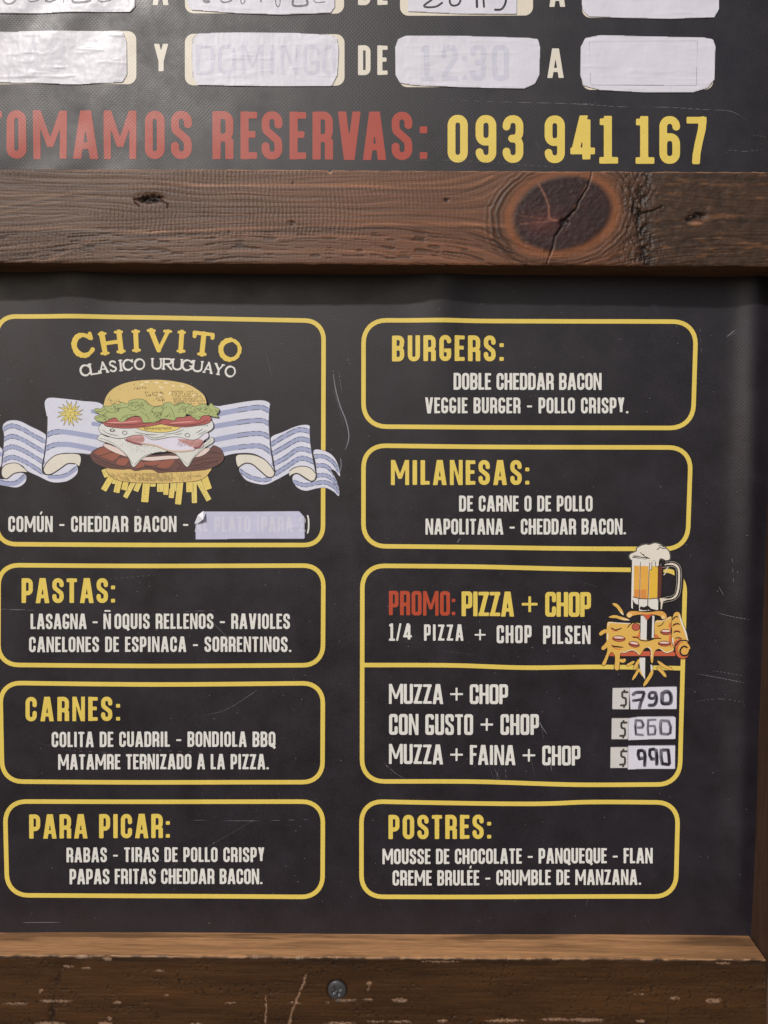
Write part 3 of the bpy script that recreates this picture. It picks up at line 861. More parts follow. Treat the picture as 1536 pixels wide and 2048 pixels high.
pic(flag, 'ribbon_lining', BXR, [P(B_, [(565, 735), (640, 722), (720, 730), (800, 765), (860, 820), (895, 870), (890, 900), (860, 915), (820, 905), (770, 860), (700, 805), (640, 797), (580, 825)]),
                                 P(B_, [(1020, 870), (1060, 835), (1130, 820), (1200, 840), (1240, 880), (1235, 930), (1200, 945), (1150, 925), (1080, 880), (1025, 905)])], ink(222, 217, 204), 3)


def dashes(conv, strs, off, w=.45, frm=0.0, to=1.0):
    """broken line along the upper edge of each stripe"""
    out = []
    rr = random.Random(5)
    for s in strs:
        q = crom(conv(s), False, 14)
        n = len(q); i = int(frm * n)
        while i < to * n - 3:
            m = rr.randint(3, 9)
            seg = q[i:min(i + m, n)] + np.array([0, off])
            if len(seg) > 1: out.append([tuple(p) for p in seg])
            i += m + rr.randint(1, 3)
    return out


la = [Ln(A_, [(405, 400), (400, 560), (385, 700), (365, 850), (380, 885), (410, 893), (450, 885), (520, 840), (580, 800), (640, 800)], 1.1),
      Ln(A_, [(372, 850), (400, 792), (465, 735), (540, 713), (660, 712), (780, 722)], .8),
      Ln(A_, [(30, 690), (15, 850), (20, 905), (60, 928), (120, 885), (180, 872), (235, 875)], 1.0),
      Ln(A_, [(15, 850), (45, 812), (100, 795), (160, 800), (230, 858)], .7)]
lb = [Ln(B_, [(853, 305), (845, 450), (858, 650), (880, 800), (895, 870), (875, 912), (830, 912), (770, 862), (700, 805), (640, 797), (585, 830)], 1.2),
      Ln(B_, [(400, 300), (520, 285), (640, 262)], .5),
      Ln(B_, [(455, 740), (560, 715), (700, 715), (800, 760), (860, 820), (890, 870)], .9),
      Ln(B_, [(1195, 490), (1198, 600), (1215, 720), (1240, 850), (1250, 900), (1240, 935), (1200, 948), (1130, 905), (1080, 882), (1030, 900)], 1.1),
      Ln(B_, [(1020, 862), (1060, 835), (1130, 820), (1200, 838), (1240, 880)], .8)]
f = Field(*BXL, .5)
for s in la: s(f)
for q in dashes(A_, a_str[4:8], -4.3) + dashes(A_, a_str[4:8], 4.3) + dashes(A_, a_str[8:10], -3.6) + dashes(A_, a_str[0:2], -4.6, to=.5) + dashes(A_, a_str[0:2], 4.6, to=.4): f.line(q, .5)
emit('ink_lines', f, 0.00014 + 4 * LZ, DARK, flag)
f = Field(*BXR, .5)
for s in lb: s(f)
for q in dashes(B_, b_str[:4], -4.5, frm=.45) + dashes(B_, b_str[:4], 4.5, frm=.45) + dashes(B_, b_str[4:8], -4.4) + dashes(B_, b_str[4:8], 4.3) + dashes(B_, b_str[8:], -3.9) + dashes(B_, b_str[8:], 3.9): f.line(q, .5)
emit('ink_lines', f, 0.00014 + 4 * LZ, DARK, flag)
# the sun on the flag
sx, sy = 603 / 4.267, 740 + 372 / 4.267
SB = (sx - 32, sy - 32, sx + 32, sy + 32)
def rays(f, g=0):
    for k in range(16):
        a = k * math.pi / 8 + .1; r1 = 27 if k % 2 else 24
        wv = .12 if k % 2 else 0
        f.poly([(sx + 8 * math.cos(a - .24), sy + 8 * math.sin(a - .24)), (sx + 16 * math.cos(a - .1 + wv), sy + 16 * math.sin(a - .1 + wv)), (sx + r1 * math.cos(a), sy + r1 * math.sin(a)),
                (sx + 16 * math.cos(a + .13 + wv), sy + 16 * math.sin(a + .13 + wv)), (sx + 8 * math.cos(a + .24), sy + 8 * math.sin(a + .24))], grow=g)
    f.ell(sx, sy, 9, 9, grow=g)
pic(flag, 'sun_outline', SB, [lambda f: rays(f, .55)], ink(96, 88, 60), 2, step=.4)
pic(flag, 'sun', SB, [lambda f: rays(f, -.25)], ink(222, 206, 118), 3, step=.4)
pic(flag, 'sun_face', SB, [lambda f: (f.line([(sx + 9 * math.cos(a), sy + 9 * math.sin(a)) for a in np.linspace(0, 6.3, 20)], .3), f.line([(sx - 5, sy - 2.5), (sx - 1.5, sy - 2)], .35),
                                      f.line([(sx + 1.5, sy - 2), (sx + 5, sy - 2.5)], .35), f.line([(sx, sy - 1), (sx - .8, sy + 2), (sx + .8, sy + 2)], .3), f.line([(sx - 3, sy + 4.5), (sx, sy + 5), (sx + 3, sy + 4)], .35))], ink(90, 76, 50), 4, step=.35)

# the burger
bur = empty_part('burger_picture', menu, 'printed drawing of a tall layered steak sandwich with chips')
BX = (178, 752, 455, 1016)
bun = [(165, 345), (165, 300), (190, 230), (250, 160), (350, 105), (480, 70), (650, 55), (780, 55), (930, 70), (1080, 105), (1180, 160), (1250, 220), (1275, 280), (1275, 330), (1200, 400), (700, 440), (250, 420)]
let = [(60, 400), (75, 370), (130, 375), (160, 345), (230, 345), (260, 320), (330, 325), (345, 300), (420, 320), (440, 285), (540, 265), (620, 285), (650, 320), (700, 345), (790, 335), (820, 310), (880, 300), (930, 330), (1000, 300), (1050, 310), (1100, 320), (1150, 345), (1250, 320), (1300, 340), (1330, 310), (1370, 350), (1415, 370), (1410, 410), (1390, 430), (1410, 460), (1350, 455), (1300, 440), (1230, 450), (1200, 490), (1150, 480), (1120, 450), (1060, 430), (1040, 460), (960, 465), (930, 500), (880, 490), (800, 480), (740, 510), (700, 525), (640, 520), (590, 520), (560, 460), (500, 450), (430, 470), (380, 510), (330, 510), (290, 470), (230, 480), (180, 510), (110, 510), (60, 480), (80, 450), (120, 440), (100, 420)]
tom1 = [(150, 520), (180, 500), (300, 470), (560, 460), (850, 480), (800, 530), (600, 570), (380, 585), (200, 565), (160, 540)]
tom2 = [(760, 520), (850, 480), (1000, 460), (1250, 440), (1325, 465), (1310, 520), (1200, 550), (1040, 570), (900, 560), (800, 540)]
yolk = [(520, 575), (650, 555), (760, 535), (900, 560), (990, 572), (940, 605), (800, 630), (650, 620), (560, 600)]
egg = [(105, 580), (130, 540), (160, 540), (250, 560), (400, 570), (540, 560), (1000, 550), (1200, 540), (1320, 505), (1348, 530), (1350, 580), (1300, 620), (1240, 650), (1180, 700), (1100, 710), (980, 680), (880, 680), (780, 700), (700, 710), (640, 690), (590, 660), (480, 660), (380, 690), (280, 690), (180, 660), (120, 630)]
ham = [(380, 690), (480, 650), (590, 650), (640, 680), (720, 700), (880, 670), (1100, 700), (1190, 690), (1280, 630), (1300, 680), (1240, 730), (1240, 790), (1160, 810), (1130, 830), (1000, 845), (850, 830), (720, 780), (580, 760), (450, 740)]
ch1 = [(95, 680), (130, 652), (200, 680), (380, 690), (560, 750), (720, 775), (840, 835), (740, 850), (640, 880), (560, 930), (478, 1010), (430, 920), (370, 850), (250, 765), (100, 712)]
ch2 = [(850, 830), (1000, 840), (1130, 825), (1250, 750), (1340, 685), (1352, 735), (1270, 790), (1200, 850), (1130, 920), (1066, 1008), (990, 920), (930, 860)]
pat = [(10, 870), (60, 820), (150, 785), (250, 800), (420, 860), (700, 880), (900, 860), (1290, 810), (1350, 775), (1430, 810), (1465, 890), (1440, 960), (1300, 1030), (1150, 1050), (1000, 1060), (850, 1065), (750, 1070), (690, 1040), (600, 1035), (500, 1050), (440, 1030), (350, 1035), (200, 1020), (90, 980), (30, 930)]
bunb = [(185, 1020), (350, 1005), (600, 1010), (750, 1040), (1000, 1030), (1310, 1010), (1300, 1080), (1230, 1140), (1100, 1170), (800, 1185), (500, 1180), (330, 1160), (240, 1120), (200, 1080)]
fries = [(150, 1035, 185, 1120, 50), (240, 1110, 150, 1265, 64), (270, 1140, 265, 1195, 50), (320, 1160, 290, 1290, 66), (480, 1170, 385, 1345, 52), (395, 1170, 372, 1262, 62), (545, 1170, 500, 1275, 56), (620, 1170, 600, 1395, 78), (690, 1170, 690, 1225, 60),
         (840, 1170, 830, 1315, 54), (775, 1170, 775, 1282, 80), (900, 1250, 890, 1350, 56), (915, 1170, 912, 1275, 66), (990, 1170, 965, 1420, 66), (1140, 1170, 1145, 1405, 56), (1090, 1150, 1092, 1285, 72), (1180, 1150, 1305, 1375, 58), (1250, 1110, 1300, 1255, 76)]
def fry(f, g):
    for a, b, c, d, w in fries:
        (p, q) = C_([(a, b), (c, d)])
        f.seg(*p, *q, w / 2 / 5.486 + g, sq=True)
rr = random.Random(2)
pic(bur, 'chips_outline', BX, [lambda f: fry(f, .55)], ink(84, 78, 62), 5)
for k in range(2):   # chips alternate on two layers so that each keeps its own edge
    def sub(f, k=k):
        for i, (a, b, c, d, w) in enumerate(fries):
            if i % 2 == k:
                p, q = C_([(a, b), (c, d)])
                f.seg(*p, *q, w / 2 / 5.486 + (.5 if False else 0), sq=True)
                if k == 0:
                    continue
    if k == 0:
        pic(bur, 'chips', BX, [sub], ink(224, 204, 118), 6)
    else:
        def edge(f):
            for i, (a, b, c, d, w) in enumerate(fries):
                if i % 2:
                    p, q = C_([(a, b), (c, d)]); f.seg(*p, *q, w / 2 / 5.486 + .55, sq=True)
        pic(bur, 'chips_outline', BX, [edge], ink(84, 78, 62), 7)
        pic(bur, 'chips', BX, [sub], ink(226, 202, 110), 8)
def frylines(f):
    for a, b, c, d, w in fries:
        n = int(math.hypot(c - a, d - b) / 14)
        for i in range(1, n):
            t = i / n; x = a + (c - a) * t - w * .22 + rr.uniform(-2, 2); y = b + (d - b) * t
            if rr.random() < .7:
                (p, q) = C_([(x, y), (x + rr.uniform(-2, 14), y + rr.uniform(-4, 8))]); f.seg(*p, *q, .28)
pic(bur, 'ink_lines', BX, [frylines], ink(96, 84, 60), 9, step=.45)
LAY = 10
def food(name, pts, col, line=ink(66, 58, 56), g=.75, inner=0.0):
    global LAY
    ps = pts if isinstance(pts[0][0], (tuple, list)) else [pts]
    pic(bur, name + '_outline', BX, [P(C_, p, grow=g) for p in ps], line, LAY)
    pic(bur, name, BX, [P(C_, p, grow=-.15) for p in ps], col, LAY + 1)
    LAY += 2
food('bottom_bun', bunb, ink(218, 188, 118))
food('patty', pat, ink(104, 70, 66), ink(62, 44, 44))
pic(bur, 'seared_face', BX, [P(C_, p) for p in ([(60, 835), (160, 792), (250, 830), (130, 880), (60, 862)], [(130, 890), (240, 852), (340, 872), (260, 940), (150, 905)], [(300, 935), (350, 912), (430, 925), (395, 985), (300, 980)],
                                                [(590, 960), (770, 940), (730, 985), (650, 990)], [(740, 1003), (780, 950), (880, 925), (930, 932), (860, 1015), (760, 1015)], [(480, 1005), (560, 950), (600, 990), (540, 1020)])], ink(150, 88, 72), LAY)
def pattylines(f):
    for s in ([(40, 880), (150, 950), (330, 1000), (450, 1020)], [(520, 1030), (640, 1000), (760, 1040), (900, 1035)], [(950, 1040), (1100, 1000), (1250, 990), (1420, 930)], [(1150, 900), (1300, 860), (1420, 860)],
              [(1100, 960), (1250, 920), (1440, 900)], [(1120, 1000), (1280, 960), (1400, 950)], [(1000, 1045), (1180, 1020), (1300, 1010)], [(60, 900), (200, 970), (350, 1005)], [(60, 940), (220, 1000), (380, 1022)], [(1300, 830), (1380, 850), (1440, 870)], [(600, 1010), (700, 1020), (860, 1050)], [(940, 950), (1000, 990), (960, 1030)], [(120, 885), (250, 845)], [(270, 945), (345, 875)], [(400, 990), (440, 925)]):
        f.line([tuple(p) for p in crom(C_(s), False, 5)], .45)
pic(bur, 'ink_lines', BX, [pattylines], ink(56, 40, 42), LAY + 1); LAY += 2
food('ham_slice', [[(150, 775), (200, 760), (420, 850), (560, 900), (850, 885), (1000, 880), (1290, 800), (1295, 840), (1200, 895), (1000, 915), (850, 925), (640, 940), (420, 900), (250, 840)]], ink(226, 206, 200))
food('cheese', [ch1], ink(218, 220, 216)); food('cheese', [ch2], ink(216, 218, 212))
def chl(f):
    for s in ([(110, 690), (250, 745), (380, 850), (470, 975)], [(490, 985), (580, 900), (660, 865), (790, 838)], [(930, 850), (1065, 980)], [(1075, 985), (1180, 850), (1335, 715)]):
        f.line([tuple(p) for p in crom(C_(s), False, 5)], .3)
    for x in range(330, 760, 26):
        for y in range(710, 900, 18):
            if abs(y - (740 + (x - 330) * .15)) < 40 + rr.random() * 50 and rr.random() < .55:
                p, q = C_([(x, y), (x + rr.uniform(4, 12), y + 2)]); f.seg(*p, *q, .33)
pic(bur, 'ink_lines', BX, [chl], ink(84, 84, 84), LAY, step=.45); LAY += 1
food('ham', [ham], ink(222, 218, 234))
pic(bur, 'bacon', BX, [P(C_, [(390, 690), (480, 662), (580, 665), (600, 720), (560, 745), (450, 725)])], ink(200, 150, 148), LAY)
pic(bur, 'bacon', BX, [P(C_, [(960, 705), (1100, 708), (1180, 700), (1235, 720), (1225, 790), (1150, 800), (1060, 760)])], ink(200, 150, 148), LAY)
pic(bur, 'ham_rind', BX, [Ln(C_, [(400, 715), (470, 740), (560, 762)], 2.0)], ink(140, 84, 90), LAY + 1)
pic(bur, 'ham_rind', BX, [Ln(C_, [(1150, 800), (1200, 790), (1240, 740)], 2.0)], ink(140, 84, 90), LAY + 1)
pic(bur, 'ham_rind', BX, [Ln(C_, [(580, 752), (720, 775), (860, 828), (1000, 838), (1130, 826)], 1.6)], ink(204, 178, 156), LAY + 1)
def haml(f):
    for (x0, y0, x1, y1) in ((400, 675, 590, 735), (960, 712, 1220, 790)):
        x = x0
        while x < x1:
            p, q = C_([(x, y1 - rr.uniform(0, 20)), (x + 22, y0 + rr.uniform(0, 25))]); f.seg(*p, *q, .25); x += 14
pic(bur, 'ink_lines', BX, [haml], ink(140, 84, 84), LAY + 2, step=.45); LAY += 3
food('egg_white', [egg], ink(218, 221, 220))
food('yolk', [yolk], ink(226, 204, 116))
food('tomato', [tom1], ink(176, 92, 90)); food('tomato', [tom2], ink(176, 92, 90))
pic(bur, 'tomato_shine', BX, [Ln(C_, [(190, 525), (380, 520), (560, 505)], 1.1, True)], ink(222, 160, 150), LAY)
pic(bur, 'tomato_shine', BX, [Ln(C_, [(880, 530), (1000, 520), (1150, 510)], 1.0, True)], ink(222, 160, 150), LAY); LAY += 1
food('top_bun', [bun], ink(216, 190, 122))
food('lettuce', [let], ink(170, 182, 120), ink(72, 78, 56), g=.7)
def hatch(f):
    # bun shading
    def dots(fn, x0, x1, y0, y1, n, ln, w):
        for _ in range(n):
            x = rr.uniform(x0, x1); y = rr.uniform(y0, y1)
            if fn(x, y):
                p, q = C_([(x, y), (x + rr.uniform(-1, 1), y + rr.uniform(.4, 1) * ln)]); f.seg(*p, *q, w)
    e = lambda x, y: ((x - 720) / 540) ** 2 + ((y - 330) / 270) ** 2
    for x in range(900, 1270, 15):
        for y in range(175, 310, 26):
            if e(x, y) < .96 and rr.random() < .85:
                p, q = C_([(x + (y - 175) * .25, y + rr.uniform(-4, 4)), (x + (y - 175) * .25 + 1, y + rr.uniform(10, 20))]); f.seg(*p, *q, 0.43)
    dots(lambda x, y: True, 610, 810, 180, 225, 34, 18, 0.39)
    dots(lambda x, y: True, 490, 630, 130, 150, 18, 12, 0.39)
    dots(lambda x, y: True, 700, 820, 245, 280, 22, 14, 0.39)
    dots(lambda x, y: .86 < e(x, y) < .97, 180, 1270, 60, 320, 300, 6, 0.36)
    dots(lambda x, y: True, 200, 340, 265, 310, 24, 8, 0.36)
    # bottom bun
    for x in range(220, 1290, 15):
        m = 1085 + 40 * math.sin(x / 60)
        for y in (1075, 1098, 1122, 1142):
            lim = 1160 - 90 * abs((x - 740) / 560) ** 4
            if y < lim and rr.random() < (.75 if x < 900 else .4):
                p, q = C_([(x, y), (x, y + rr.uniform(8, 18))]); f.seg(*p, *q, 0.41)
    # egg and yolk
    for x in range(600, 900, 17):
        p, q = C_([(x, 575), (x, 575 + rr.uniform(12, 32))]); f.seg(*p, *q, 0.41)
    for s in ([(130, 590), (200, 640), (330, 670)], [(480, 620), (620, 650), (760, 655)], [(800, 650), (930, 635), (1040, 590)], [(930, 655), (1020, 640)], [(1160, 640), (1240, 590)], [(1180, 660), (1290, 600)], [(600, 640), (700, 690), (860, 660)], [(250, 600), (280, 610), (240, 620), (225, 600), (260, 585)]):
        f.line([tuple(p) for p in crom(C_(s), False, 5)], .33, True)
    for x, y, r_ in ((385, 633, 26), (1070, 660, 26), (252, 603, 20)):
        a = C_([(x + r_ * math.cos(t), y + r_ * .75 * math.sin(t)) for t in np.linspace(0, 6.3, 14)]); f.line(a, .38)
    # tomato skins
    for s in ([(170, 530), (380, 545), (600, 530), (780, 500)], [(850, 540), (1040, 548), (1200, 530), (1300, 490)]):
        f.line([tuple(p) for p in crom(C_(s), False, 6)], .35)
    for x in range(200, 1290, 17):
        y = 552 - (0 if x < 700 else 8)
        if not 620 < x < 900:
            p, q = C_([(x, y), (x + 2, y + 14)]); f.seg(*p, *q, 0.35)
pic(bur, 'ink_lines', BX, [hatch], ink(84, 66, 50), LAY, step=.42); LAY += 1
pic(bur, 'sesame', BX, [lambda f: [f.ell(*C_([(x, y)])[0], 5.4 if False else r1, 2.0, a) for x, y, r1, a in ((575, 107, 4, -10), (785, 137, 6, 25), (770, 218, 4, 30), (882, 203, 3.6, -35), (1145, 222, 3.6, -30), (630, 80, 5, 0), (735, 85, 5, 5), (840, 88, 5, 10), (918, 120, 4, 25), (1015, 125, 5, 15))]], ink(236, 216, 172), LAY, step=.45)
def letl(f):
    for s in ([(160, 350), (200, 400), (290, 410), (330, 370)], [(260, 325), (290, 370), (350, 360)], [(310, 400), (340, 365), (420, 360), (470, 390), (530, 380), (560, 360), (610, 385)], [(600, 290), (640, 320), (690, 340)],
              [(680, 400), (700, 360), (780, 345), (800, 400), (720, 415), (680, 390)], [(820, 320), (800, 370), (850, 350)], [(880, 350), (910, 400), (940, 490)], [(920, 340), (960, 330), (1000, 310)], [(1100, 325), (1050, 370), (1060, 420), (1130, 440)],
              [(1150, 345), (1220, 400), (1290, 420)], [(1300, 345), (1320, 400), (1300, 440)], [(90, 470), (150, 440), (210, 400)], [(340, 500), (370, 460), (420, 440), (520, 440)], [(560, 400), (600, 430), (640, 460), (650, 500)], [(70, 400), (130, 400), (170, 380)], [(420, 350), (450, 310), (520, 300)], [(500, 360), (540, 330), (600, 330)]):
        f.line([tuple(p) for p in crom(C_(s), False, 5)], .4)
    for (x0, y0, x1, y1, sl, n) in ((690, 430, 880, 490, -1, 26), (450, 290, 600, 345, 0, 18), (1080, 350, 1220, 430, -.6, 24), (110, 430, 220, 490, .4, 16), (230, 340, 330, 400, .3, 14), (960, 330, 1050, 420, -.7, 16), (360, 450, 440, 490, .5, 10), (1230, 350, 1290, 400, -.5, 10), (620, 400, 690, 440, .2, 8), (1140, 440, 1210, 475, .3, 8), (1320, 370, 1400, 440, 1, 8)):
        for _ in range(n):
            x = rr.uniform(x0, x1); y = rr.uniform(y0, y1); l_ = rr.uniform(12, 30)
            p, q = C_([(x, y), (x + l_ * (.7 if sl else .1), y + l_ * (sl if sl else 1) * .8)]); f.seg(*p, *q, .33)
pic(bur, 'ink_lines', BX, [letl], ink(84, 96, 60), LAY, step=.42)

# the beer mug stabbed through a slice of pizza
mug = empty_part('beer_and_pizza_picture', menu, 'printed drawing of a foaming beer mug above a dripping pizza slice')
DX = (1192, 1082, 1386, 1378)
foam = [(455, 215), (470, 185), (545, 150), (555, 110), (610, 75), (670, 60), (720, 64), (790, 42), (860, 60), (925, 100), (968, 145), (985, 190), (985, 250), (940, 268), (900, 250), (860, 245), (842, 290), (840, 345), (815, 352), (800, 330), (798, 285), (778, 270), (755, 282), (748, 340), (744, 388), (725, 388), (720, 310), (690, 255), (600, 243), (500, 220), (488, 262), (465, 245)]
pizza = [(160, 1110), (190, 1080), (300, 1090), (480, 1100), (590, 1110), (590, 1285), (680, 1318), (780, 1300), (795, 1080), (900, 1060), (1005, 1010), (1010, 1100), (1005, 1200), (1020, 1330), (1045, 1430), (1030, 1465), (960, 1495), (910, 1480), (860, 1440), (810, 1450), (785, 1490), (772, 1560), (766, 1615), (748, 1625), (735, 1560), (738, 1470), (700, 1422), (650, 1440), (610, 1500), (580, 1520), (545, 1480), (480, 1460), (400, 1490), (345, 1490), (328, 1540), (320, 1690), (290, 1722), (258, 1690), (266, 1600), (260, 1520), (220, 1480), (190, 1510), (170, 1560), (140, 1640), (112, 1658), (95, 1635), (130, 1560), (165, 1450), (150, 1300)]
roll = [(1012, 1110), (1030, 1010), (1050, 965), (1090, 950), (1125, 980), (1150, 1080), (1190, 1180), (1225, 1300), (1235, 1345), (1140, 1390), (1050, 1430), (1015, 1310), (1020, 1200)]
collar = [(415, 995), (445, 948), (520, 938), (680, 955), (860, 938), (930, 970), (948, 1030), (905, 1050), (870, 1012), (780, 985), (730, 1010), (690, 1055), (650, 1005), (600, 985), (500, 1000), (450, 1028)]
hand = [(900, 330), (960, 322), (1030, 318), (1085, 345), (1108, 400), (1112, 500), (1102, 650), (1078, 730), (1020, 770), (950, 785), (890, 800)]
drips = [([(160, 1195), (105, 1215), (65, 1250)], 3.6), ([(178, 1350), (140, 1400), (95, 1440)], 4.0)]
spl = [([(235, 840), (290, 870), (330, 920), (370, 985)], 3.2), ([(185, 1018), (270, 1012), (350, 1035), (450, 1058)], 2.8), ([(330, 1585), (370, 1600), (395, 1580)], 3.4), ([(420, 1662), (470, 1635), (520, 1605)], 2.6), ([(520, 1712), (555, 1640), (600, 1570)], 3.2),
       ([(495, 1850), (540, 1780), (585, 1715), (630, 1800)], 2.6), ([(645, 1930), (690, 1860), (735, 1790), (765, 1720)], 3.4), ([(830, 1600), (900, 1660), (960, 1690), (1030, 1715)], 3.0), ([(820, 1685), (880, 1735), (940, 1810)], 3.2)]
bk = [P(D_, foam, grow=1.5), P(D_, pizza, grow=1.4), P(D_, roll, grow=1.6), P(D_, collar, grow=1.4), P(D_, [(478, 225), (900, 225), (900, 915), (860, 930), (478, 930)], False, grow=.8),
      Ln(D_, hand, 9.2), P(D_, [(590, 1000), (790, 1000), (790, 1320), (590, 1320)], False), P(D_, [(575, 1540), (760, 1540), (770, 1680), (740, 1760), (690, 1790), (660, 1855), (640, 1800), (575, 1700)], False),
      lambda f: f.ell(*D_([(1160, 1455)])[0], 16.5, 19), P(D_, [(195, 1500), (230, 1475), (1040, 1465), (1070, 1500), (1070, 1548), (195, 1548)], False, grow=.5)] + [Ln(D_, s, w + .9, True) for s, w in spl + drips]
pic(mug, 'backing', DX, bk, ink(30, 26, 27), 0)
# pale rim line round foam and handle
f = Field(*DX, .45)
f.poly(crom(D_(foam), True, 5), grow=2.1); f.poly(crom(D_(foam), True, 5), grow=1.5, cut=True)
f.F[f.Y > 1080 + 275 / 6.605] = -5
emit('rim_line', f, 0.00014 + LZ, ink(128, 124, 122), mug)
f = Field(*DX, .45)
for off in (0,):
    f.line([tuple(p) for p in crom(D_(hand), False, 6)], 5.2); f.line([tuple(p) for p in crom(D_(hand), False, 6)], 4.4, cut=True)
emit('rim_line', f, 0.00014 + LZ, ink(176, 170, 164), mug)
pic(mug, 'handle', DX, [Ln(D_, [(918, 330), (960, 320), (1030, 318), (1085, 348), (1108, 400), (1112, 500), (1100, 650), (1070, 735), (1010, 775), (900, 790)], 2.0, True),
                        P(D_, [(850, 765), (960, 775), (1010, 770), (900, 812), (890, 860), (885, 915), (868, 915), (870, 820)], False),
                        Ln(D_, [(910, 460), (940, 420), (940, 390), (965, 362)], 1.0)], ink(222, 212, 196), 2)
pic(mug, 'mug_glass', DX, [P(D_, [(490, 232), (600, 248), (690, 255), (835, 290), (835, 925), (790, 925), (640, 940), (575, 935), (575, 890), (500, 800), (500, 915), (478, 890), (485, 500)], False)], ink(226, 222, 216), 2)
pic(mug, 'beer', DX, [P(D_, [(515, 338), (590, 342), (585, 770), (510, 752)], False), P(D_, [(602, 342), (708, 345), (700, 775), (597, 772)], False)], ink(226, 170, 76), 3)
pic(mug, 'beer', DX, [P(D_, [(722, 345), (835, 348), (822, 768), (712, 776)], False)], ink(226, 184, 66), 3, label='bright yellow right side of the printed beer')
pic(mug, 'beer_shade', DX, [P(D_, [(520, 655), (588, 655), (586, 772), (512, 752)], False), P(D_, [(600, 655), (675, 655), (680, 776), (597, 774)], False)], ink(214, 142, 70), 4)
pic(mug, 'glass_shade', DX, [P(D_, [(838, 345), (888, 340), (870, 760), (828, 772)], False)], ink(98, 52, 44), 4)
pic(mug, 'foam', DX, [P(D_, foam)], ink(226, 220, 208), 4)
def mugl(f):
    for s, w in (([(600, 290), (594, 500), (590, 780)], .5), ([(714, 395), (708, 600), (700, 780)], .6), ([(835, 345), (830, 600), (826, 790)], .5), ([(500, 752), (590, 772), (700, 778), (830, 768), (868, 762)], .7),
                 ([(600, 165), (630, 195), (650, 190), (640, 205), (690, 230), (720, 245)], .7), ([(820, 125), (860, 100), (900, 112), (930, 110)], .8), ([(840, 80), (880, 75), (910, 95)], .6), ([(510, 210), (560, 215), (600, 225), (700, 240)], .9),
                 ([(600, 880), (650, 890), (690, 870)], .7), ([(500, 800), (520, 840), (570, 860)], .9), ([(575, 780), (578, 930)], .6), ([(698, 790), (696, 930)], .8), ([(722, 300), (720, 380), (738, 394), (748, 380), (752, 290)], .6), ([(798, 290), (800, 340), (820, 356), (842, 340)], .6), ([(850, 300), (880, 310), (885, 335)], .5),
                 ([(480, 930), (640, 945), (860, 930)], 1.0)):
        f.line([tuple(p) for p in crom(D_(s), False, 5)], w)
    f.poly(D_([(500, 815), (540, 850), (575, 862), (575, 900), (500, 915)]))
    f.poly(crom(D_([(600, 885), (640, 892), (692, 870), (690, 925), (600, 920)]), True, 3)); f.poly(crom(D_([(708, 870), (740, 905), (800, 922), (708, 925)]), True, 3))
    f.poly(crom(D_([(858, 262), (900, 268), (930, 290), (900, 330), (860, 300)]), True, 3))
pic(mug, 'ink_lines', DX, [mugl], ink(34, 29, 30), 5, step=.45)
pic(mug, 'crust_edge', DX, [P(D_, [(195, 1500), (230, 1475), (1035, 1468), (1062, 1500), (1062, 1534), (195, 1534)], False)], ink(196, 94, 66), 2)
pic(mug, 'pizza_edge', DX, [P(D_, pizza, grow=.9)], ink(34, 29, 30), 3)
pic(mug, 'pizza', DX, [P(D_, pizza)] + [Ln(D_, s, w, True) for s, w in spl + drips], ink(224, 180, 90), 4)
pic(mug, 'pizza_shine', DX, [Ln(D_, [(172, 1130), (190, 1092), (300, 1096), (460, 1104)], .8), Ln(D_, [(166, 1230), (168, 1280), (165, 1320)], 1.2, True), Ln(D_, [(590, 1108), (592, 1100)], .5),
                             Ln(D_, [(800, 1085), (900, 1066), (995, 1022)], .7), Ln(D_, [(345, 1482), (400, 1482), (480, 1452), (545, 1472), (580, 1510)], .7), Ln(D_, [(700, 1414), (746, 1460), (745, 1560)], .7), Ln(D_, [(860, 1432), (910, 1472), (960, 1487), (1030, 1457)], .7), Ln(D_, [(340, 955), (372, 985)], 1.0), Ln(D_, [(350, 1040), (450, 1058)], .8)], ink(232, 222, 208), 5, step=.45)
pic(mug, 'sauce', DX, [P(D_, [(480, 1270), (560, 1265), (588, 1200), (590, 1290)], True), P(D_, [(790, 1290), (800, 1240), (850, 1290)], True), P(D_, [(970, 1140), (1000, 1080), (1003, 1200), (985, 1160)]), P(D_, [(975, 1300), (1003, 1240), (1010, 1420), (985, 1380)]), Ln(D_, [(200, 1160), (250, 1200), (310, 1200)], .9, True), Ln(D_, [(230, 1410), (290, 1440), (350, 1440)], .9, True)], ink(214, 116, 66), 5, step=.5)
pep = [(315, 1303, 13.4, 6.2, 3), (517, 1378, 11.4, 6.4, 12), (938, 1217, 11.6, 6.2, 2), (918, 1370, 13, 5.6, 2), (540, 1150, 8.6, 7.8, 5)]
pic(mug, 'pepperoni_outline', DX, [lambda f: [f.ell(*D_([(x, y)])[0], a, b, r_) for x, y, a, b, r_ in pep]], ink(40, 28, 28), 6)
pic(mug, 'pepperoni', DX, [lambda f: [f.ell(*D_([(x, y)])[0], a - 1, b - 1, r_) for x, y, a, b, r_ in pep]], ink(186, 92, 72), 7)
pic(mug, 'pepperoni_shine', DX, [lambda f: [f.ell(D_([(x, y)])[0][0], D_([(x, y)])[0][1] - b * .38, (a - 1) * .82, b * .34, r_) for x, y, a, b, r_ in pep[:4]]], ink(228, 206, 192), 8)
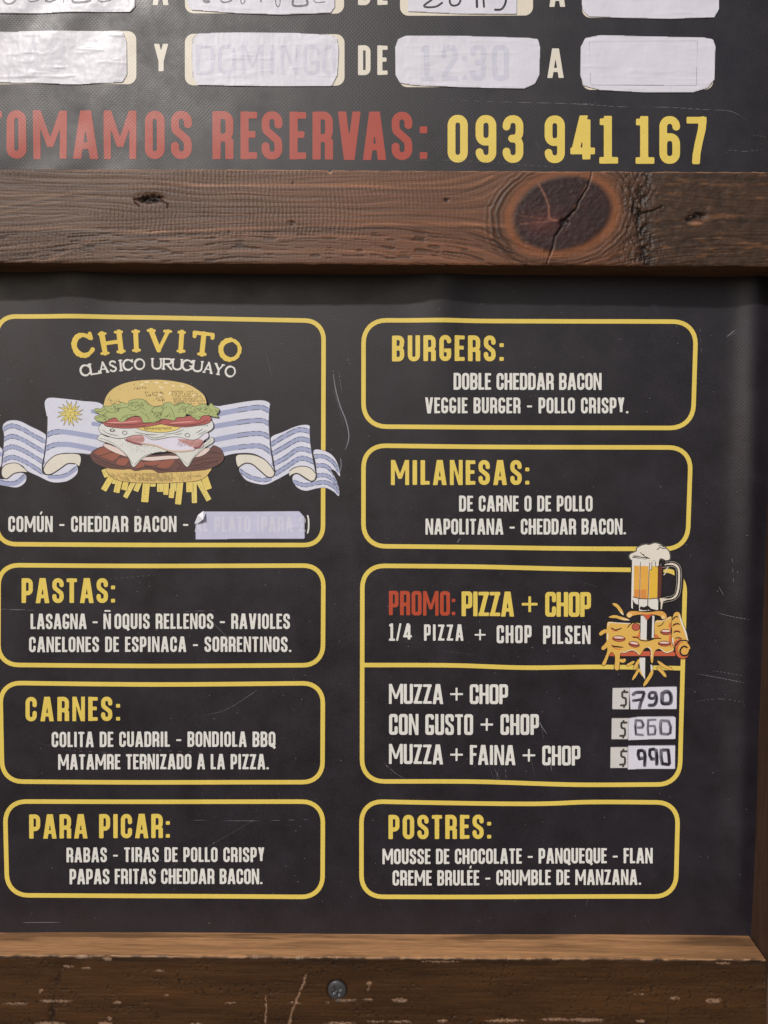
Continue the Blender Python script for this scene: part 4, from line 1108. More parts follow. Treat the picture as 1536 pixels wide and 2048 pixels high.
pic(mug, 'blade', DX, [P(D_, [(605, 1000), (687, 1000), (682, 1322), (600, 1312)], False), P(D_, [(758, 1000), (786, 1000), (778, 1290), (750, 1296)], False), P(D_, [(590, 1555), (665, 1555), (662, 1850), (630, 1790), (600, 1710), (590, 1650)], False),
                       P(D_, [(735, 1640), (760, 1660), (765, 1700), (738, 1740)], False), P(D_, [(703, 1560), (716, 1560), (716, 1600), (703, 1585)], False)], ink(222, 219, 216), 6)
pic(mug, 'blade_shade', DX, [P(D_, [(687, 1000), (758, 1000), (750, 1296), (682, 1322)], False), P(D_, [(665, 1555), (735, 1555), (738, 1740), (662, 1800)], False)], ink(30, 27, 28), 6)
pic(mug, 'cheese_collar_outline', DX, [P(D_, collar, grow=.8)], ink(34, 29, 30), 7)
pic(mug, 'cheese_collar', DX, [P(D_, collar)], ink(220, 164, 84), 8)
pic(mug, 'sauce', DX, [P(D_, [(610, 975), (690, 985), (770, 972), (740, 1000), (692, 1052), (650, 1002)])], ink(196, 90, 62), 9)
pic(mug, 'collar_shine', DX, [lambda f: f.ell(*D_([(455, 992)])[0], 5, 4.2, 0)], ink(232, 200, 140), 9)
pic(mug, 'collar_shine', DX, [lambda f: f.ell(*D_([(900, 1020)])[0], 4, 3.6, 0)], ink(232, 200, 140), 9)
pic(mug, 'crust_roll_outline', DX, [P(D_, roll, grow=1.0), lambda f: f.ell(*D_([(1160, 1455)])[0], 15.8, 18)], ink(34, 29, 30), 7)
pic(mug, 'crust_roll', DX, [P(D_, roll)], ink(222, 178, 92), 8)
pic(mug, 'crust_shade', DX, [P(D_, [(1040, 1350), (1120, 1300), (1150, 1310), (1080, 1400), (1050, 1425)]), P(D_, [(1040, 1200), (1100, 1190), (1130, 1215), (1060, 1215)]), P(D_, [(1030, 1110), (1060, 1105), (1110, 1110), (1050, 1130)])], ink(206, 112, 66), 9)
pic(mug, 'crust_shine', DX, [Ln(D_, [(1112, 985), (1150, 1100), (1190, 1200), (1226, 1330)], 1.7, True), Ln(D_, [(1022, 1290), (1030, 1340), (1045, 1400)], 1.3, True)], ink(230, 222, 212), 9)
pic(mug, 'crust_end', DX, [lambda f: f.ell(*D_([(1160, 1458)])[0], 14.6, 16.8)], ink(200, 104, 64), 9)
pic(mug, 'crust_swirl', DX, [lambda f: f.ell(*D_([(1178, 1440)])[0], 12.2, 13.5)], ink(224, 172, 84), 10)
pic(mug, 'ink_lines', DX, [Ln(D_, [(1235, 1340), (1180, 1325), (1110, 1340), (1060, 1400), (1055, 1480)], 1.3), Ln(D_, [(1215, 1420), (1180, 1405), (1140, 1430), (1125, 1480), (1160, 1525), (1225, 1515), (1255, 1450)], 1.7), Ln(D_, [(1020, 1060), (1060, 1015), (1100, 1020)], 1.1, True), Ln(D_, [(1020, 1140), (1070, 1105), (1125, 1115)], 1.2, True),
                           Ln(D_, [(1035, 1225), (1080, 1205), (1130, 1222)], 1.1, True), Ln(D_, [(1055, 1302), (1100, 1290), (1150, 1305)], 1.0, True), Ln(D_, [(205, 1155), (270, 1188), (300, 1180), (355, 1163)], 1.1, True), Ln(D_, [(215, 1390), (250, 1405), (290, 1408), (375, 1418)], 1.3, True),
                           Ln(D_, [(425, 1165), (455, 1120), (490, 1100)], .8, True), Ln(D_, [(820, 1140), (880, 1120), (915, 1065)], .7, True), Ln(D_, [(500, 1285), (560, 1290), (610, 1325), (700, 1330), (800, 1300), (870, 1300)], .9), Ln(D_, [(230, 1305), (315, 1312), (398, 1303)], .6), Ln(D_, [(450, 1375), (520, 1392), (585, 1395)], .6), Ln(D_, [(868, 1220), (940, 1228), (1000, 1215)], .6), Ln(D_, [(840, 1372), (918, 1380), (990, 1368)], .6)], ink(34, 29, 30), 11, step=.45)

# scratches and rubbed marks on the canvas
f = Field(-10, 560, 1530, 1860, 1.0)
sl = [([(1390, 0), (1410, 150), (1450, 300), (1500, 430), (1525, 540), (1518, 620), (1490, 690)], B_, 1.0), ([(1440, 0), (1455, 120), (1470, 200)], B_, .4), ([(1380, 120), (1440, 320), (1490, 500)], B_, .35), ([(1455, 750), (1460, 820), (1440, 905)], B_, .8)]
for s, cvn, w in sl: f.line([tuple(p) for p in crom(cvn(s), False, 8)], w, True)
for s, w in (([(1433, 1225), (1460, 1232), (1500, 1238)], .45), ([(1390, 1347), (1440, 1356), (1490, 1364)], .45), ([(1420, 1341), (1486, 1350)], .35), ([(400, 1432), (450, 1420), (500, 1390), (515, 1378)], .35), ([(0, 1218), (70, 1220)], .5),
             ([(370, 1223), (430, 1221)], .4), ([(250, 1785), (330, 1740), (440, 1680), (545, 1617)], .3), ([(340, 1640), (500, 1642), (640, 1638)], .3), ([(768, 1525), (790, 1545), (815, 1560)], .35), ([(1075, 1440), (1095, 1470)], .5), ([(1100, 1520), (1104, 1545)], .5),
             ([(1448, 1192), (1437, 1172)], .4), ([(1455, 672), (1470, 660)], .6), ([(1452, 675), (1474, 664)], .4), ([(1180, 1785), (1172, 1815)], .35), ([(45, 1845), (120, 1845)], .4), ([(914, 1085), (920, 1076)], .8), ([(60, 1480), (140, 1500), (250, 1505)], .25), ([(300, 1500), (420, 1506)], .25),
             ([(985, 1530), (1000, 1560)], .4), ([(1000, 1525), (990, 1570)], .3), ([(1080, 1440), (1088, 1480)], .35), ([(975, 1520), (990, 1568)], .3), ([(1010, 1530), (1014, 1575)], .35), ([(1060, 1510), (1072, 1560)], .3), ([(1085, 1505), (1096, 1545)], .35), ([(880, 1300), (960, 1312)], .25), ([(1380, 1405), (1440, 1398), (1490, 1403)], .3), ([(1400, 640), (1404, 720)], .25), ([(1462, 1100), (1466, 1180)], .3), ([(200, 1160), (330, 1148)], .25), ([(420, 1240), (470, 1290)], .25), ([(530, 700), (545, 760)], .3), ([(1150, 1160), (1200, 1175)], .25)):
    f.line([tuple(p) for p in crom(s, False, 6)], w, True)
r3 = random.Random(11)
for _ in range(420):
    x = r3.uniform(0, 1500); y = r3.uniform(560, 1850); f.seg(x, y, x + r3.uniform(-1.5, 1.5), y + r3.uniform(-1, 1), r3.uniform(.4, .65))
V, Fc, _ = f.contour(); V = np.array(V)
link('scratches', mesh_from('scratches', on_sheet(V[:, 0], V[:, 1], 0.00011 + 0.0), Fc), ink(128, 128, 138), menu)
f = Field(-10, -10, 1536, 336, 1.0)
for s, w in (([(840, 197), (980, 203), (1150, 208), (1240, 214), (1330, 215), (1410, 220), (1455, 222), (1480, 232), (1500, 246)], .45), ([(1450, 300), (1490, 303), (1530, 299)], .35), ([(770, 322), (900, 320), (1050, 330), (1130, 336)], .3),
             ([(1070, 280), (1080, 300)], .4), ([(1500, 270), (1536, 275)], .3), ([(440, 290), (448, 320)], .4), ([(395, 219), (420, 222)], .4), ([(1150, 210), (1200, 205)], .3), ([(30, 205), (90, 250), (110, 262)], .3), ([(70, 240), (150, 290)], .3)):
    f.line([tuple(p) for p in crom(s, False, 6)], w, True)
for _ in range(60):
    x = r3.uniform(0, 1530); y = r3.uniform(0, 330); f.seg(x, y, x + r3.uniform(-1.5, 1.5), y, r3.uniform(.35, .55))
V, Fc, _ = f.contour(); V = np.array(V)
link('scratches', mesh_from('scratches', on_sheet(V[:, 0], V[:, 1], 0.00011), Fc), ink(120, 120, 122), hours)


# ------------------------------------------------------------------ paper strips and stickers
def paper(name, poly_, label, cat, group=None, lift=0.0004, mat=PAPER, wr=.72, seed=0, smooth=False, step=2.2, parent=None, edge=6.0, ghosts=()):
    """a piece of paper stuck on the sheet, with crinkles, lifted edges and a real rim; `ghosts`: (field, material, extra lift)"""
    P_ = np.array(poly_, float)
    f = Field(P_[:, 0].min(), P_[:, 1].min(), P_[:, 0].max(), P_[:, 1].max(), step)
    f.poly(crom(P_, True, 4) if smooth else P_)

    def h(x, y, fe=None):
        w = (fbm(x / 30 + seed, y / 20, seed, 4) - .5) * 1.8 + (np.abs(fbm(x / 11, y / 30 + seed, seed + 5, 3) - .5)) * -2.4
        w += np.maximum(0, fbm(x / 60, y / 9, seed + 9, 2) - .62) * 6
        return lift + wr * (w + 1.0).clip(0) * S * .45
    V, Fc, sk = f.contour(run=1)
    V = np.array(V)
    top = on_sheet(V[:, 0], V[:, 1], 0.0)
    hh = h(V[:, 0], V[:, 1])
    top[:, 1] -= hh
    verts = top.tolist(); faces = [tuple(x) for x in Fc]
    for (a, b) in sk:
        q = np.array([a, b]); t_ = on_sheet(q[:, 0], q[:, 1], 0.0); t_[:, 1] -= h(q[:, 0], q[:, 1])
        u_ = on_sheet(q[:, 0], q[:, 1], -0.0001)
        n = len(verts); verts += t_.tolist() + u_.tolist(); faces.append((n, n + 1, n + 3, n + 2))
    me = mesh_from(name, np.array(verts), faces)
    # weld, so the crinkles shade smoothly
    import bmesh
    bm = bmesh.new(); bm.from_mesh(me); bmesh.ops.remove_doubles(bm, verts=bm.verts, dist=1e-6)
    for fc in bm.faces: fc.smooth = True
    bm.to_mesh(me); bm.free()
    o = link(name, me, mat, parent)
    if cat: prop(o, label, cat, group)
    for nm, gf, gm, gl in ghosts:
        V, Fc, _ = gf.contour(run=3); V = np.array(V)
        if not Fc: continue
        p = on_sheet(V[:, 0], V[:, 1], 0.0); p[:, 1] -= h(V[:, 0], V[:, 1]) + gl
        link(nm, mesh_from(nm, p, Fc), gm, o)
    return o


GS = 'white paper strips covering the opening hours'
def strokes(lines, box, st=.7):
    f = Field(*box, st)
    for pts, w in lines: f.line([tuple(p) for p in crom(pts, False, 6)] if len(pts) > 2 else pts, w)
    return f


# lower row
f1 = Field(380, 60, 690, 175, 1.0)
for ch, a, b in zip('DOMINGO', (393, 436, 483, 536, 562, 606, 645), (430, 472, 528, 552, 598, 640, 672)): draw_glyph(f1, ch, a, 150, b - a, 60, .13, .8)
f2 = Field(790, 70, 1080, 180, 1.0)
for ch, a, b in (('1', 838, 868), ('2', 882, 916), (':', 922, 936), ('3', 940, 972), ('0', 984, 1018)): draw_glyph(f2, ch, a, 162, b - a, 72, .15, .7)
f3 = Field(-10, 60, 250, 170, 1.0)
for ch, a, b in (('A', 50, 84), ('B', 100, 132)): draw_glyph(f3, ch, a, 145, b - a, 60, .13, .7)
f4 = Field(1170, 70, 1420, 190, 1.0)
for ch, a, b in (('1', 1300, 1315), ('H', 1340, 1366)): draw_glyph(f4, ch, a, 155, b - a, 55, .1, .7)
paper('paper_strip', [(-60, 64), (100, 63), (238, 62), (247, 66), (254, 84), (255, 150), (246, 166), (160, 170), (80, 168), (-60, 165)], 'crinkled blank paper strip on the left edge, left of the word Y', 'paper strip', GS, seed=3, mat=PAPER_GLOSS, wr=1.0,
      ghosts=[('show_through', f3, GHOST2, 0.00004)])
paper('paper_strip', [(386, 76), (398, 67), (480, 65), (590, 66), (660, 70), (674, 76), (678, 100), (675, 150), (664, 172), (560, 173), (450, 172), (396, 171), (386, 155), (384, 110)], 'white paper strip between Y and DE with faint DOMINGO showing through', 'paper strip', GS, seed=11,
      ghosts=[('show_through', f1, GHOST, 0.00004)])
paper('paper_strip', [(790, 95), (796, 78), (812, 71), (930, 72), (1055, 76), (1076, 79), (1080, 95), (1079, 150), (1070, 168), (1048, 178), (930, 175), (830, 171), (800, 166), (791, 150)], 'white paper strip between DE and A with a faint 12:30 showing through', 'paper strip', GS, seed=21,
      ghosts=[('show_through', f2, GHOST, 0.00004)])
paper('paper_strip', [(1161, 95), (1170, 77), (1200, 71), (1300, 74), (1405, 76), (1425, 80), (1430, 95), (1428, 160), (1415, 177), (1385, 186), (1290, 186), (1200, 181), (1167, 172), (1160, 150)], 'plain white paper strip in the lower row at the right, beside the second A', 'paper strip', GS, seed=31,
      ghosts=[('show_through', f4, GHOST2, 0.00004)])
paper('paper_overlay', [(1178, 84), (1394, 83), (1392, 173), (1180, 171)], 'thin squarish overlay of paper on the plain lower right strip', 'paper', seed=31, lift=.00052)
# upper row, cut by the edge of the picture
def scrib(lst): return strokes(lst, (-20, -80, 1440, 40), .7)
m1 = scrib([([(10, -50), (8, 0), (20, 10), (32, 4), (36, -10), (30, -40)], 2.0), ([(60, -40), (58, 2), (78, 2)], 1.2), ([(62, -40), (66, -4)], 1.2), ([(96, -40), (94, 2), (112, 0)], 1.4), ([(92, -30), (92, 4)], 1.0), ([(130, -30), (128, 6)], 1.0), ([(150, -12), (148, 6), (180, 4), (176, -4), (158, 0)], 2.4), ([(196, -20), (200, 4), (222, 2)], 1.4)])
m2 = scrib([([(404, -40), (408, 0), (418, 4)], 3.2), ([(440, -30), (442, 2), (458, 4), (466, -6), (464, -40)], 1.6), ([(484, -40), (482, 4), (490, 2), (490, -40)], 1.0), ([(520, -40), (522, 4)], 1.6), ([(550, -40), (552, 8), (560, 8), (560, -40)], 1.0), ([(586, 2), (588, 12), (614, 10), (612, -4)], 2.2), ([(630, -40), (628, 2), (650, 4)], 1.0)])
m3 = scrib([([(890, -60), (872, -10), (848, 12), (870, 14), (884, 6)], 2.0), ([(900, -40), (900, 6), (915, 10), (922, -4), (924, -40)], 2.0), ([(952, -40), (954, 14)], 2.4), ([(966, -10), (968, 14)], 2.0), ([(950, -12), (968, -12)], 1.6), ([(1008, -30), (1012, 0), (1004, 18), (990, 20)], 2.2)])
paper('paper_strip', [(-60, -80), (271, -80), (271, 14), (262, 25), (160, 26), (50, 28), (-60, 30)], 'paper strip with smudged black writing at the top left corner', 'paper strip', GS, seed=41, wr=1.2, mat=PAPER_GLOSS, ghosts=[('marker_writing', m1, MARK_M, 0.00004)])
paper('paper_strip', [(374, -80), (670, -80), (670, 14), (662, 26), (560, 30), (470, 27), (384, 21), (375, 8)], 'paper strip with smudged grey writing at the top, above the strip between Y and DE', 'paper strip', GS, seed=43, ghosts=[('marker_writing', m2, MARK_M, 0.00004)])
paper('paper_strip', [(815, -80), (1033, -80), (1034, 29), (920, 28), (816, 23)], 'paper strip with thin black handwritten hour 20 at the top, on a cream field', 'paper strip', GS, seed=47, wr=.5, ghosts=[('marker_writing', m3, MARK_D, 0.00004)])
paper('paper_strip', [(1160, -80), (1437, -80), (1437, 20), (1428, 36), (1340, 39), (1250, 37), (1178, 34), (1164, 20)], 'blank white paper strip in the top right corner of the sign', 'paper strip', GS, seed=53)

# the patch over AL PLATO
fg = Field(388, 1020, 625, 1080, .7)
ws = [WID[c] * 31 for c in 'AL PLATO (PARA 2)']; trk = (620 - 389 - sum(ws)) / 16; x = 389
for c, w in zip('AL PLATO (PARA 2)', ws):
    if c != ' ': draw_glyph(fg, c, x, 1064, w, 31, .17, .9)
    x += w + trk
ff = Field(388, 1020, 625, 1080, .7); ff.poly([(415, 1026), (606, 1026), (606, 1076), (394, 1076), (394, 1048)]); fg.clip(ff)
paper('paper_patch', [(391, 1079), (391, 1045), (405, 1035), (407, 1023), (500, 1023), (598, 1022), (609, 1034), (610, 1078), (500, 1078)], 'small lavender paper patch hiding AL PLATO under the burger drawing', 'paper patch', mat=PAPER_LAV, seed=61, wr=.5,
      ghosts=[('show_through', fg, GHOST3, 0.00004)])
# its folded corner stands up a little
pf = np.array([(389, 1047), (397, 1030), (407, 1022), (412, 1026), (409, 1038), (396, 1047)])
V = on_sheet(pf[:, 0], pf[:, 1], 0.0); V[:, 1] -= np.array([.0008, .0022, .0012, .0008, .0034, .0014])
V2 = V.copy(); V2[:, 1] += .0002
o = link('folded_corner', mesh_from('folded_corner', np.concatenate([V, V2]), [(0, 1, 5), (1, 4, 5), (1, 2, 4), (2, 3, 4), (6, 11, 7), (7, 11, 10), (7, 10, 8), (8, 10, 9)] + [(i, i + 6, (i + 1) % 6 + 6, (i + 1) % 6) for i in range(6)]), PAPER, [x for x in C.objects if x.name.startswith('paper_patch')][0])

# price stickers
E_ = cv(7.314, 1190, 1350)
prices = ['790', '860', '990']
rows = [((258, 192), (505, 185), (500, 505), (252, 503)), ((246, 632), (495, 632), (485, 945), (242, 945)), ((230, 1057), (485, 1055), (480, 1365), (225, 1367))]
nums = [[(500, 187), (900, 175), (1190, 168), (1200, 180), (1195, 500), (850, 498), (520, 506)], [(487, 634), (640, 612), (1150, 605), (1183, 627), (1178, 940), (800, 944), (487, 957)], [(487, 1036), (1175, 1030), (1172, 1378), (800, 1376), (480, 1384)]]
words = ['with the price 790', 'with the price 860', 'with the price 990']
place = ['beside MUZZA + CHOP, topmost of three', 'beside CON GUSTO + CHOP, middle of three', 'beside MUZZA + FAINA + CHOP, lowest of three']
hw = {0: [([(560, 285), (600, 258), (680, 252), (715, 262), (700, 330), (672, 400), (652, 480)], 17), ([(560, 375), (620, 368), (690, 350)], 14), ([(885, 262), (830, 255), (795, 285), (800, 335), (860, 340), (885, 300)], 16), ([(880, 262), (900, 330), (892, 400), (860, 440), (795, 445)], 18), ([(985, 280), (982, 340), (990, 410), (1060, 418), (1105, 400), (1112, 320), (1085, 255), (1040, 245), (985, 270)], 20)],
      1: [([(598, 665), (590, 760), (600, 870), (700, 880)], 13), ([(600, 665), (680, 670), (708, 730), (690, 770), (625, 772)], 15), ([(885, 655), (780, 660), (772, 770), (780, 875), (875, 868), (885, 800), (870, 745), (780, 750)], 12), ([(965, 680), (958, 770), (968, 860), (1060, 870), (1100, 850), (1108, 760), (1075, 675), (975, 668)], 16)],
      2: [([(725, 1125), (690, 1105), (640, 1110), (632, 1170), (650, 1228), (720, 1215)], 17), ([(722, 1120), (735, 1200), (728, 1325)], 17), ([(895, 1110), (860, 1085), (805, 1095), (800, 1170), (830, 1235), (895, 1225)], 16), ([(895, 1105), (905, 1200), (905, 1305)], 18), ([(970, 1105), (968, 1200), (985, 1300), (1075, 1312), (1090, 1290), (1082, 1180), (1070, 1100), (985, 1100)], 17)]}
for k in range(3):
    a, b, c, d = E_(rows[k])
    dx, dyy = ((0, 0), (-12, 447), (-13, 868))[k]
    f = Field(1215, 1365, 1265, 1545, .5)
    q = E_([(x + dx, y + dyy) for x, y in [(476, 253), (405, 253), (400, 270), (400, 318), (412, 333), (448, 342), (455, 360), (455, 425), (445, 445), (384, 448)]])
    f.line(q, 2.1)
    for p, r_ in (((432, 215), (432, 250)), ((427, 450), (427, 485))):
        p, r_ = E_([(p[0] + dx, p[1] + dyy), (r_[0] + dx, r_[1] + dyy)]); f.seg(*p, *r_, 2.0, sq=True)
    paper('currency_label', [a, b, c, d], 'small warm white label with a dark dollar sign, ' + place[k], 'label', 'dollar sign labels', lift=.0002, mat=PAPER_WARM, wr=.12, seed=71 + k, step=1.5, ghosts=[('dollar_sign', f, ink(66, 64, 64), .00003)])
    g0 = Field(1255, 1365, 1362, 1545, .5); g1 = Field(1255, 1365, 1362, 1545, .5); g2 = Field(1255, 1365, 1362, 1545, .4)
    r4 = random.Random(k)
    for pts, w in hw[k]:
        ep = E_(pts)
        if k: ep = [tuple(np.array(a) + (np.array(b) - np.array(a)) * t_) for a, b in zip(ep[:-1], ep[1:]) for t_ in (0, .1, .5, .9)] + [ep[-1]]
        q = [tuple(p) for p in crom(ep, False, 4)]
        w = w / 7.314
        g0.line(q, w * 1.5)
        # darker dragged streaks along the stroke
        for s_ in range(4 if k != 1 else 3):
            i = r4.randint(0, max(0, len(q) // 3)); j = r4.randint(len(q) // 2, len(q)); ox, oy = r4.uniform(-.6, .6) * w, r4.uniform(-.6, .6) * w
            g1.line([(x + ox, y + oy) for x, y in q[i:j + 1]], w * ((.48, .30, .8)[k]), True)
        if k == 1:
            for s_ in (-1, 1):
                q2 = [(x + s_ * w * .85, y + s_ * .3 * w) for x, y in q]
                g2.line(q2, .55)
        if k == 0:
            g2.line([(x + w * .9, y - w * .3) for x, y in q], .35)
    paper('price_sticker', E_(nums[k]), 'white sticker handwritten ' + words[k] + ' in marker, ' + place[k].split(',')[0], 'price sticker', 'handwritten price stickers', lift=.0006, mat=PAPER, wr=.25, seed=81 + k, step=1.5,
          ghosts=[('marker_wash', g0, (MARK_M, MARK_L, MARK_M)[k], .00003), ('marker_strokes', g1, MARK_D, .00006), ('marker_edges', g2, MARK_M, .00009)])

# ------------------------------------------------------------------ the timber frame
frame = empty('timber_frame', 'rustic wooden frame of dark timber rails and stile around the black menu', 'frame')


def beam():
    XS = np.arange(-120, 1640, 1.5); T_ = np.linspace(0, 1, 128)
    X, T2 = np.meshgrid(XS, T_)
    ytop = 338.5 + 5.5 * (X / 1536) - 1.4 * np.exp(-((X - 400) / 300) ** 2)
    ybot = 525 + 7.0 * (X / 1536)
    # ragged edges
    ytop = ytop + (vn(X / 9, X * 0, 3) - .5) * 1.2 + 4 * np.exp(-((X - 660) / 3.5) ** 2)
    ybot = ybot + (vn(X / 14, X * 0, 4) - .5) * 1.4
    Y = ytop + (ybot - ytop) * T2
    # grain flows round the big knot
    xc, yc = 1124, 427
    dx = (X - xc) / 1.5; dy = Y - yc
    r2 = dx * dx + dy * dy
    Rk = 82.0
    psi = dy * (1 - Rk * Rk / np.maximum(r2, Rk * Rk * 1.0))
    psi = np.where(r2 < Rk * Rk, 0, psi)
    d2 = ((X - 300) / 1.8) ** 2 + (Y - 397) ** 2
    psi = psi - (Y - 397) * 260 / (d2 + 300)
    psi = psi + 26 * (fbm(X / 330, Y / 160, 5, 3) - .5) + 0.00012 * (X - 700) ** 2 * (X < 700) * np.sign(-(Y - 430)) * .35
    grain = fbm(X / 120, psi / 3.2, 7, 5)
    fine = fbm(X / 30, psi / 1.4, 17, 3)
    coarse = fbm(X / 420, psi / 16, 9, 4)
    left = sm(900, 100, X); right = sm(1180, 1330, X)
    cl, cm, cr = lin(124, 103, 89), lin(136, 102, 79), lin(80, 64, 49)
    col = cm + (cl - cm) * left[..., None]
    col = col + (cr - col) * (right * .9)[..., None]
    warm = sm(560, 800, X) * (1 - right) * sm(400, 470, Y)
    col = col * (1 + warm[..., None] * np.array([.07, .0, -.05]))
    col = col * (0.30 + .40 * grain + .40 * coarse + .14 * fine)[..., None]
    # long pale and dark fibres followed by eye
    for pts, w_, am in (([(-120, 440), (0, 412), (60, 402), (150, 385), (300, 373), (600, 369), (900, 376), (985, 352)], 3.0, .40), ([(-120, 452), (0, 457), (120, 457), (330, 464), (600, 452), (900, 447), (1010, 452)], 3.2, .50),
                        ([(100, 520), (160, 490), (250, 468), (330, 463)], 4.0, .35), ([(-120, 432), (0, 425), (80, 410), (200, 392)], 2.0, .30), ([(440, 430), (700, 428), (950, 424)], 1.8, .25), ([(300, 480), (600, 476), (900, 470)], 2.0, .22), ([(300, 500), (650, 504), (980, 498)], 2.2, .2), ([(500, 392), (760, 388), (960, 395)], 1.6, .2)):
        dd = seg_dist(X, Y + 5 * (fbm(X / 90, Y / 60, 71, 3) - .5), [tuple(p) for p in crom(pts, False, 6)])
        k_ = (.6 + .8 * vn(X / 60, X * 0, 72))
        col = col * (1 + am * 1.3 * k_ * np.exp(-(dd / w_) ** 2))[..., None]
        dd = seg_dist(X, Y - w_ * 2.2 + 5 * (fbm(X / 90, Y / 60, 71, 3) - .5), [tuple(p) for p in crom(pts, False, 6)])
        col = col * (1 - am * .6 * np.exp(-(dd / (w_ * .9)) ** 2))[..., None]
    # pale annual bands
    band = np.exp(-(((psi / 30 + .25 * coarse) % 1 - .5) / .09) ** 2)
    col = col * (1 + .30 * band * (1 - right))[..., None]
    line_ = np.exp(-(((psi / 11.0 + .6 * coarse) % 1 - .5) / .05) ** 2)
    col = col * (1 - .22 * line_)[..., None]
    # fine dark checks along the grain
    ck = sm(.70, .80, vn(X / 30, psi / 2.2, 31)) * sm(440, 480, Y)
    col = col * (1 - .5 * ck * (1 - right))[..., None]
    h = (grain - .5) * 1.1 - line_ * .5 - ck * 1.0
    # saw marks across the board
    ph = X + 5 * (fbm(X / 60, Y / 22, 12, 3) - .5) + 2 * np.sin(Y / 25) + 2.4 * vn(X / 9, Y / 5, 44)
    saw = np.abs(np.sin(math.pi * ph / 8.2)) ** .7
    ms = (0.30 + .70 * sm(.35, .6, fbm(X / 140, Y / 55, 14, 3))) * sm(1120, 700, X) * (.45 + .55 * left)
    ms *= 1 - .7 * sm(465, 480, Y) * sm(140, 260, X)
    h = h + ms * (saw - .6) * 1.25
    col = col * (1 - ms * .30 * (1 - saw) * (.6 + .8 * vn(X / 6, Y / 4, 55)))[..., None]
    col = col * (1 + .10 * ms * (vn(X / 3, Y / 2.5, 66) - .5) * 2)[..., None]
    # worn right part: scuffs
    sc_ = fbm(X / 16, Y / 12, 19, 5)
    col = col * (1 + right * (sc_ - .5) * 1.1)[..., None]
    col = col + (lin(120, 88, 60) * (right * sm(.60, .74, fbm(X / 40 + Y / 40, Y / 9, 23, 4)))[..., None]) * .5
    h = h + right * (sc_ - .5) * 2.2
    # knot
    th = R(-14); ux = (X - xc) * math.cos(th) + (Y - yc) * math.sin(th); uy = -(X - xc) * math.sin(th) + (Y - yc) * math.cos(th)
    q = np.sqrt((ux / 99) ** 2 + (uy / 72) ** 2) * (1 + .05 * (fbm(X / 30, Y / 30, 27, 3) - .5))
    halo = np.exp(-((q - 1.10) / .115) ** 2) * (1 + .5 * (fbm(X / 30, Y / 20, 28) - .5))
    orange = lin(158, 106, 66)
    col = col + (orange * (.55 + .6 * grain)[..., None] - col) * np.clip(halo * .66, 0, 1)[..., None]
    rings = np.exp(-((q - 1.42) / .17) ** 2)
    rl = .5 + .5 * np.sin(q * 52 + 3 * fbm(X / 20, Y / 20, 29))
    col = col * (1 - .42 * rings * rl)[..., None]
    h = h + rings * rl * 1.2
    shade = np.exp(-((q - 1.33) / .12) ** 2) * sm(1050, 1000, X)
    col = col * (1 - .35 * shade)[..., None]
    ins = sm(1.09, .90, q)
    kc = lin(58, 36, 37) * (.55 + .9 * fbm(ux / 9, uy / 9, 30, 5))[..., None]
    heart = np.exp(-(((X - 1085) / 42) ** 2 + ((Y - 447) / 24) ** 2))
    kc = kc + lin(112, 58, 38) * (.38 * heart * (.4 + 1.1 * fbm(X / 18, Y / 4, 32, 3)))[..., None]
    kc = kc * (1 - .30 * np.exp(-((q - .95) / .07) ** 2))[..., None]
    pale = sm(.69, .80, fbm(ux / 4, uy / 3, 35, 3)) * .30
    kc = kc + lin(150, 125, 130) * (pale * .5)[..., None]
    for pts, w, am in (([(1075, 365), (1090, 392), (1097, 412), (1098, 438), (1112, 440)], 2.2, .55), ([(1040, 448), (1090, 444), (1118, 441)], 1.6, .3), ([(1038, 432), (1080, 436)], 1.4, .25)):
        dd = seg_dist(X, Y + 3 * (vn(X / 5, Y / 5, 70) - .5), pts)
        kc = kc + lin(168, 126, 110) * (am * np.exp(-(dd / w) ** 2))[..., None]
    col = col + (kc - col) * ins[..., None]
    h = h * (1 - ins) + ins * ((fbm(ux / 9, uy / 6, 33, 5) - .5) * 1.5 + .8)
    # the crack through the knot
    wob = 4 * (fbm(X / 14, Y / 14, 36, 3) - .5)
    d = seg_dist(X + wob, Y + wob * .5, [(1184, 340), (1176, 372), (1160, 398), (1152, 418), (1133, 437), (1122, 455), (1112, 470), (1105, 495), (1092, 528)])
    cw = .8 + 1.1 * np.exp(-((Y - 440) / 40) ** 2)
    crack = np.exp(-(d / cw) ** 2)
    hole = np.exp(-(((X - 1128) / 9) ** 2 + ((Y - 445) / 7) ** 2) ** 2)
    cr_ = np.clip(crack + hole, 0, 1)
    col = col * (1 - .74 * cr_)[..., None]; h = h - cr_ * 6
    lip = np.exp(-((d - 3.4) / 1.3) ** 2) * (X > 1090 + (528 - Y) * .5)
    col = col + lin(170, 130, 104) * (.30 * lip * sm(.3, .7, vn(X / 7, Y / 7, 75)))[..., None]
    # dark torn streak right of the knot
    d = seg_dist(X + 14 * (fbm(X / 15, Y / 15, 40, 4) - .5), Y, [(1290, 342), (1282, 385), (1276, 420), (1286, 470), (1296, 525)])
    st_ = np.exp(-(d / 13) ** 2) * sm(.36, .56, fbm(X / 9, Y / 20, 41, 4))
    col = col * (1 - .75 * st_)[..., None]; h = h - st_ * 4.5
    d = seg_dist(X, Y + 8 * (fbm(X / 14, Y / 14, 42) - .5), [(1280, 428), (1305, 420), (1325, 412)])
    e = np.exp(-(d / 1.6) ** 2); col = col * (1 - .8 * e)[..., None]; h = h - e * 4
    br = np.exp(-(((X - 1272) / 34) ** 2)) * sm(.50, .66, fbm(X / 4, Y / 8, 45, 4))
    col = col * (1 - .45 * br)[..., None]; h = h - br * 2
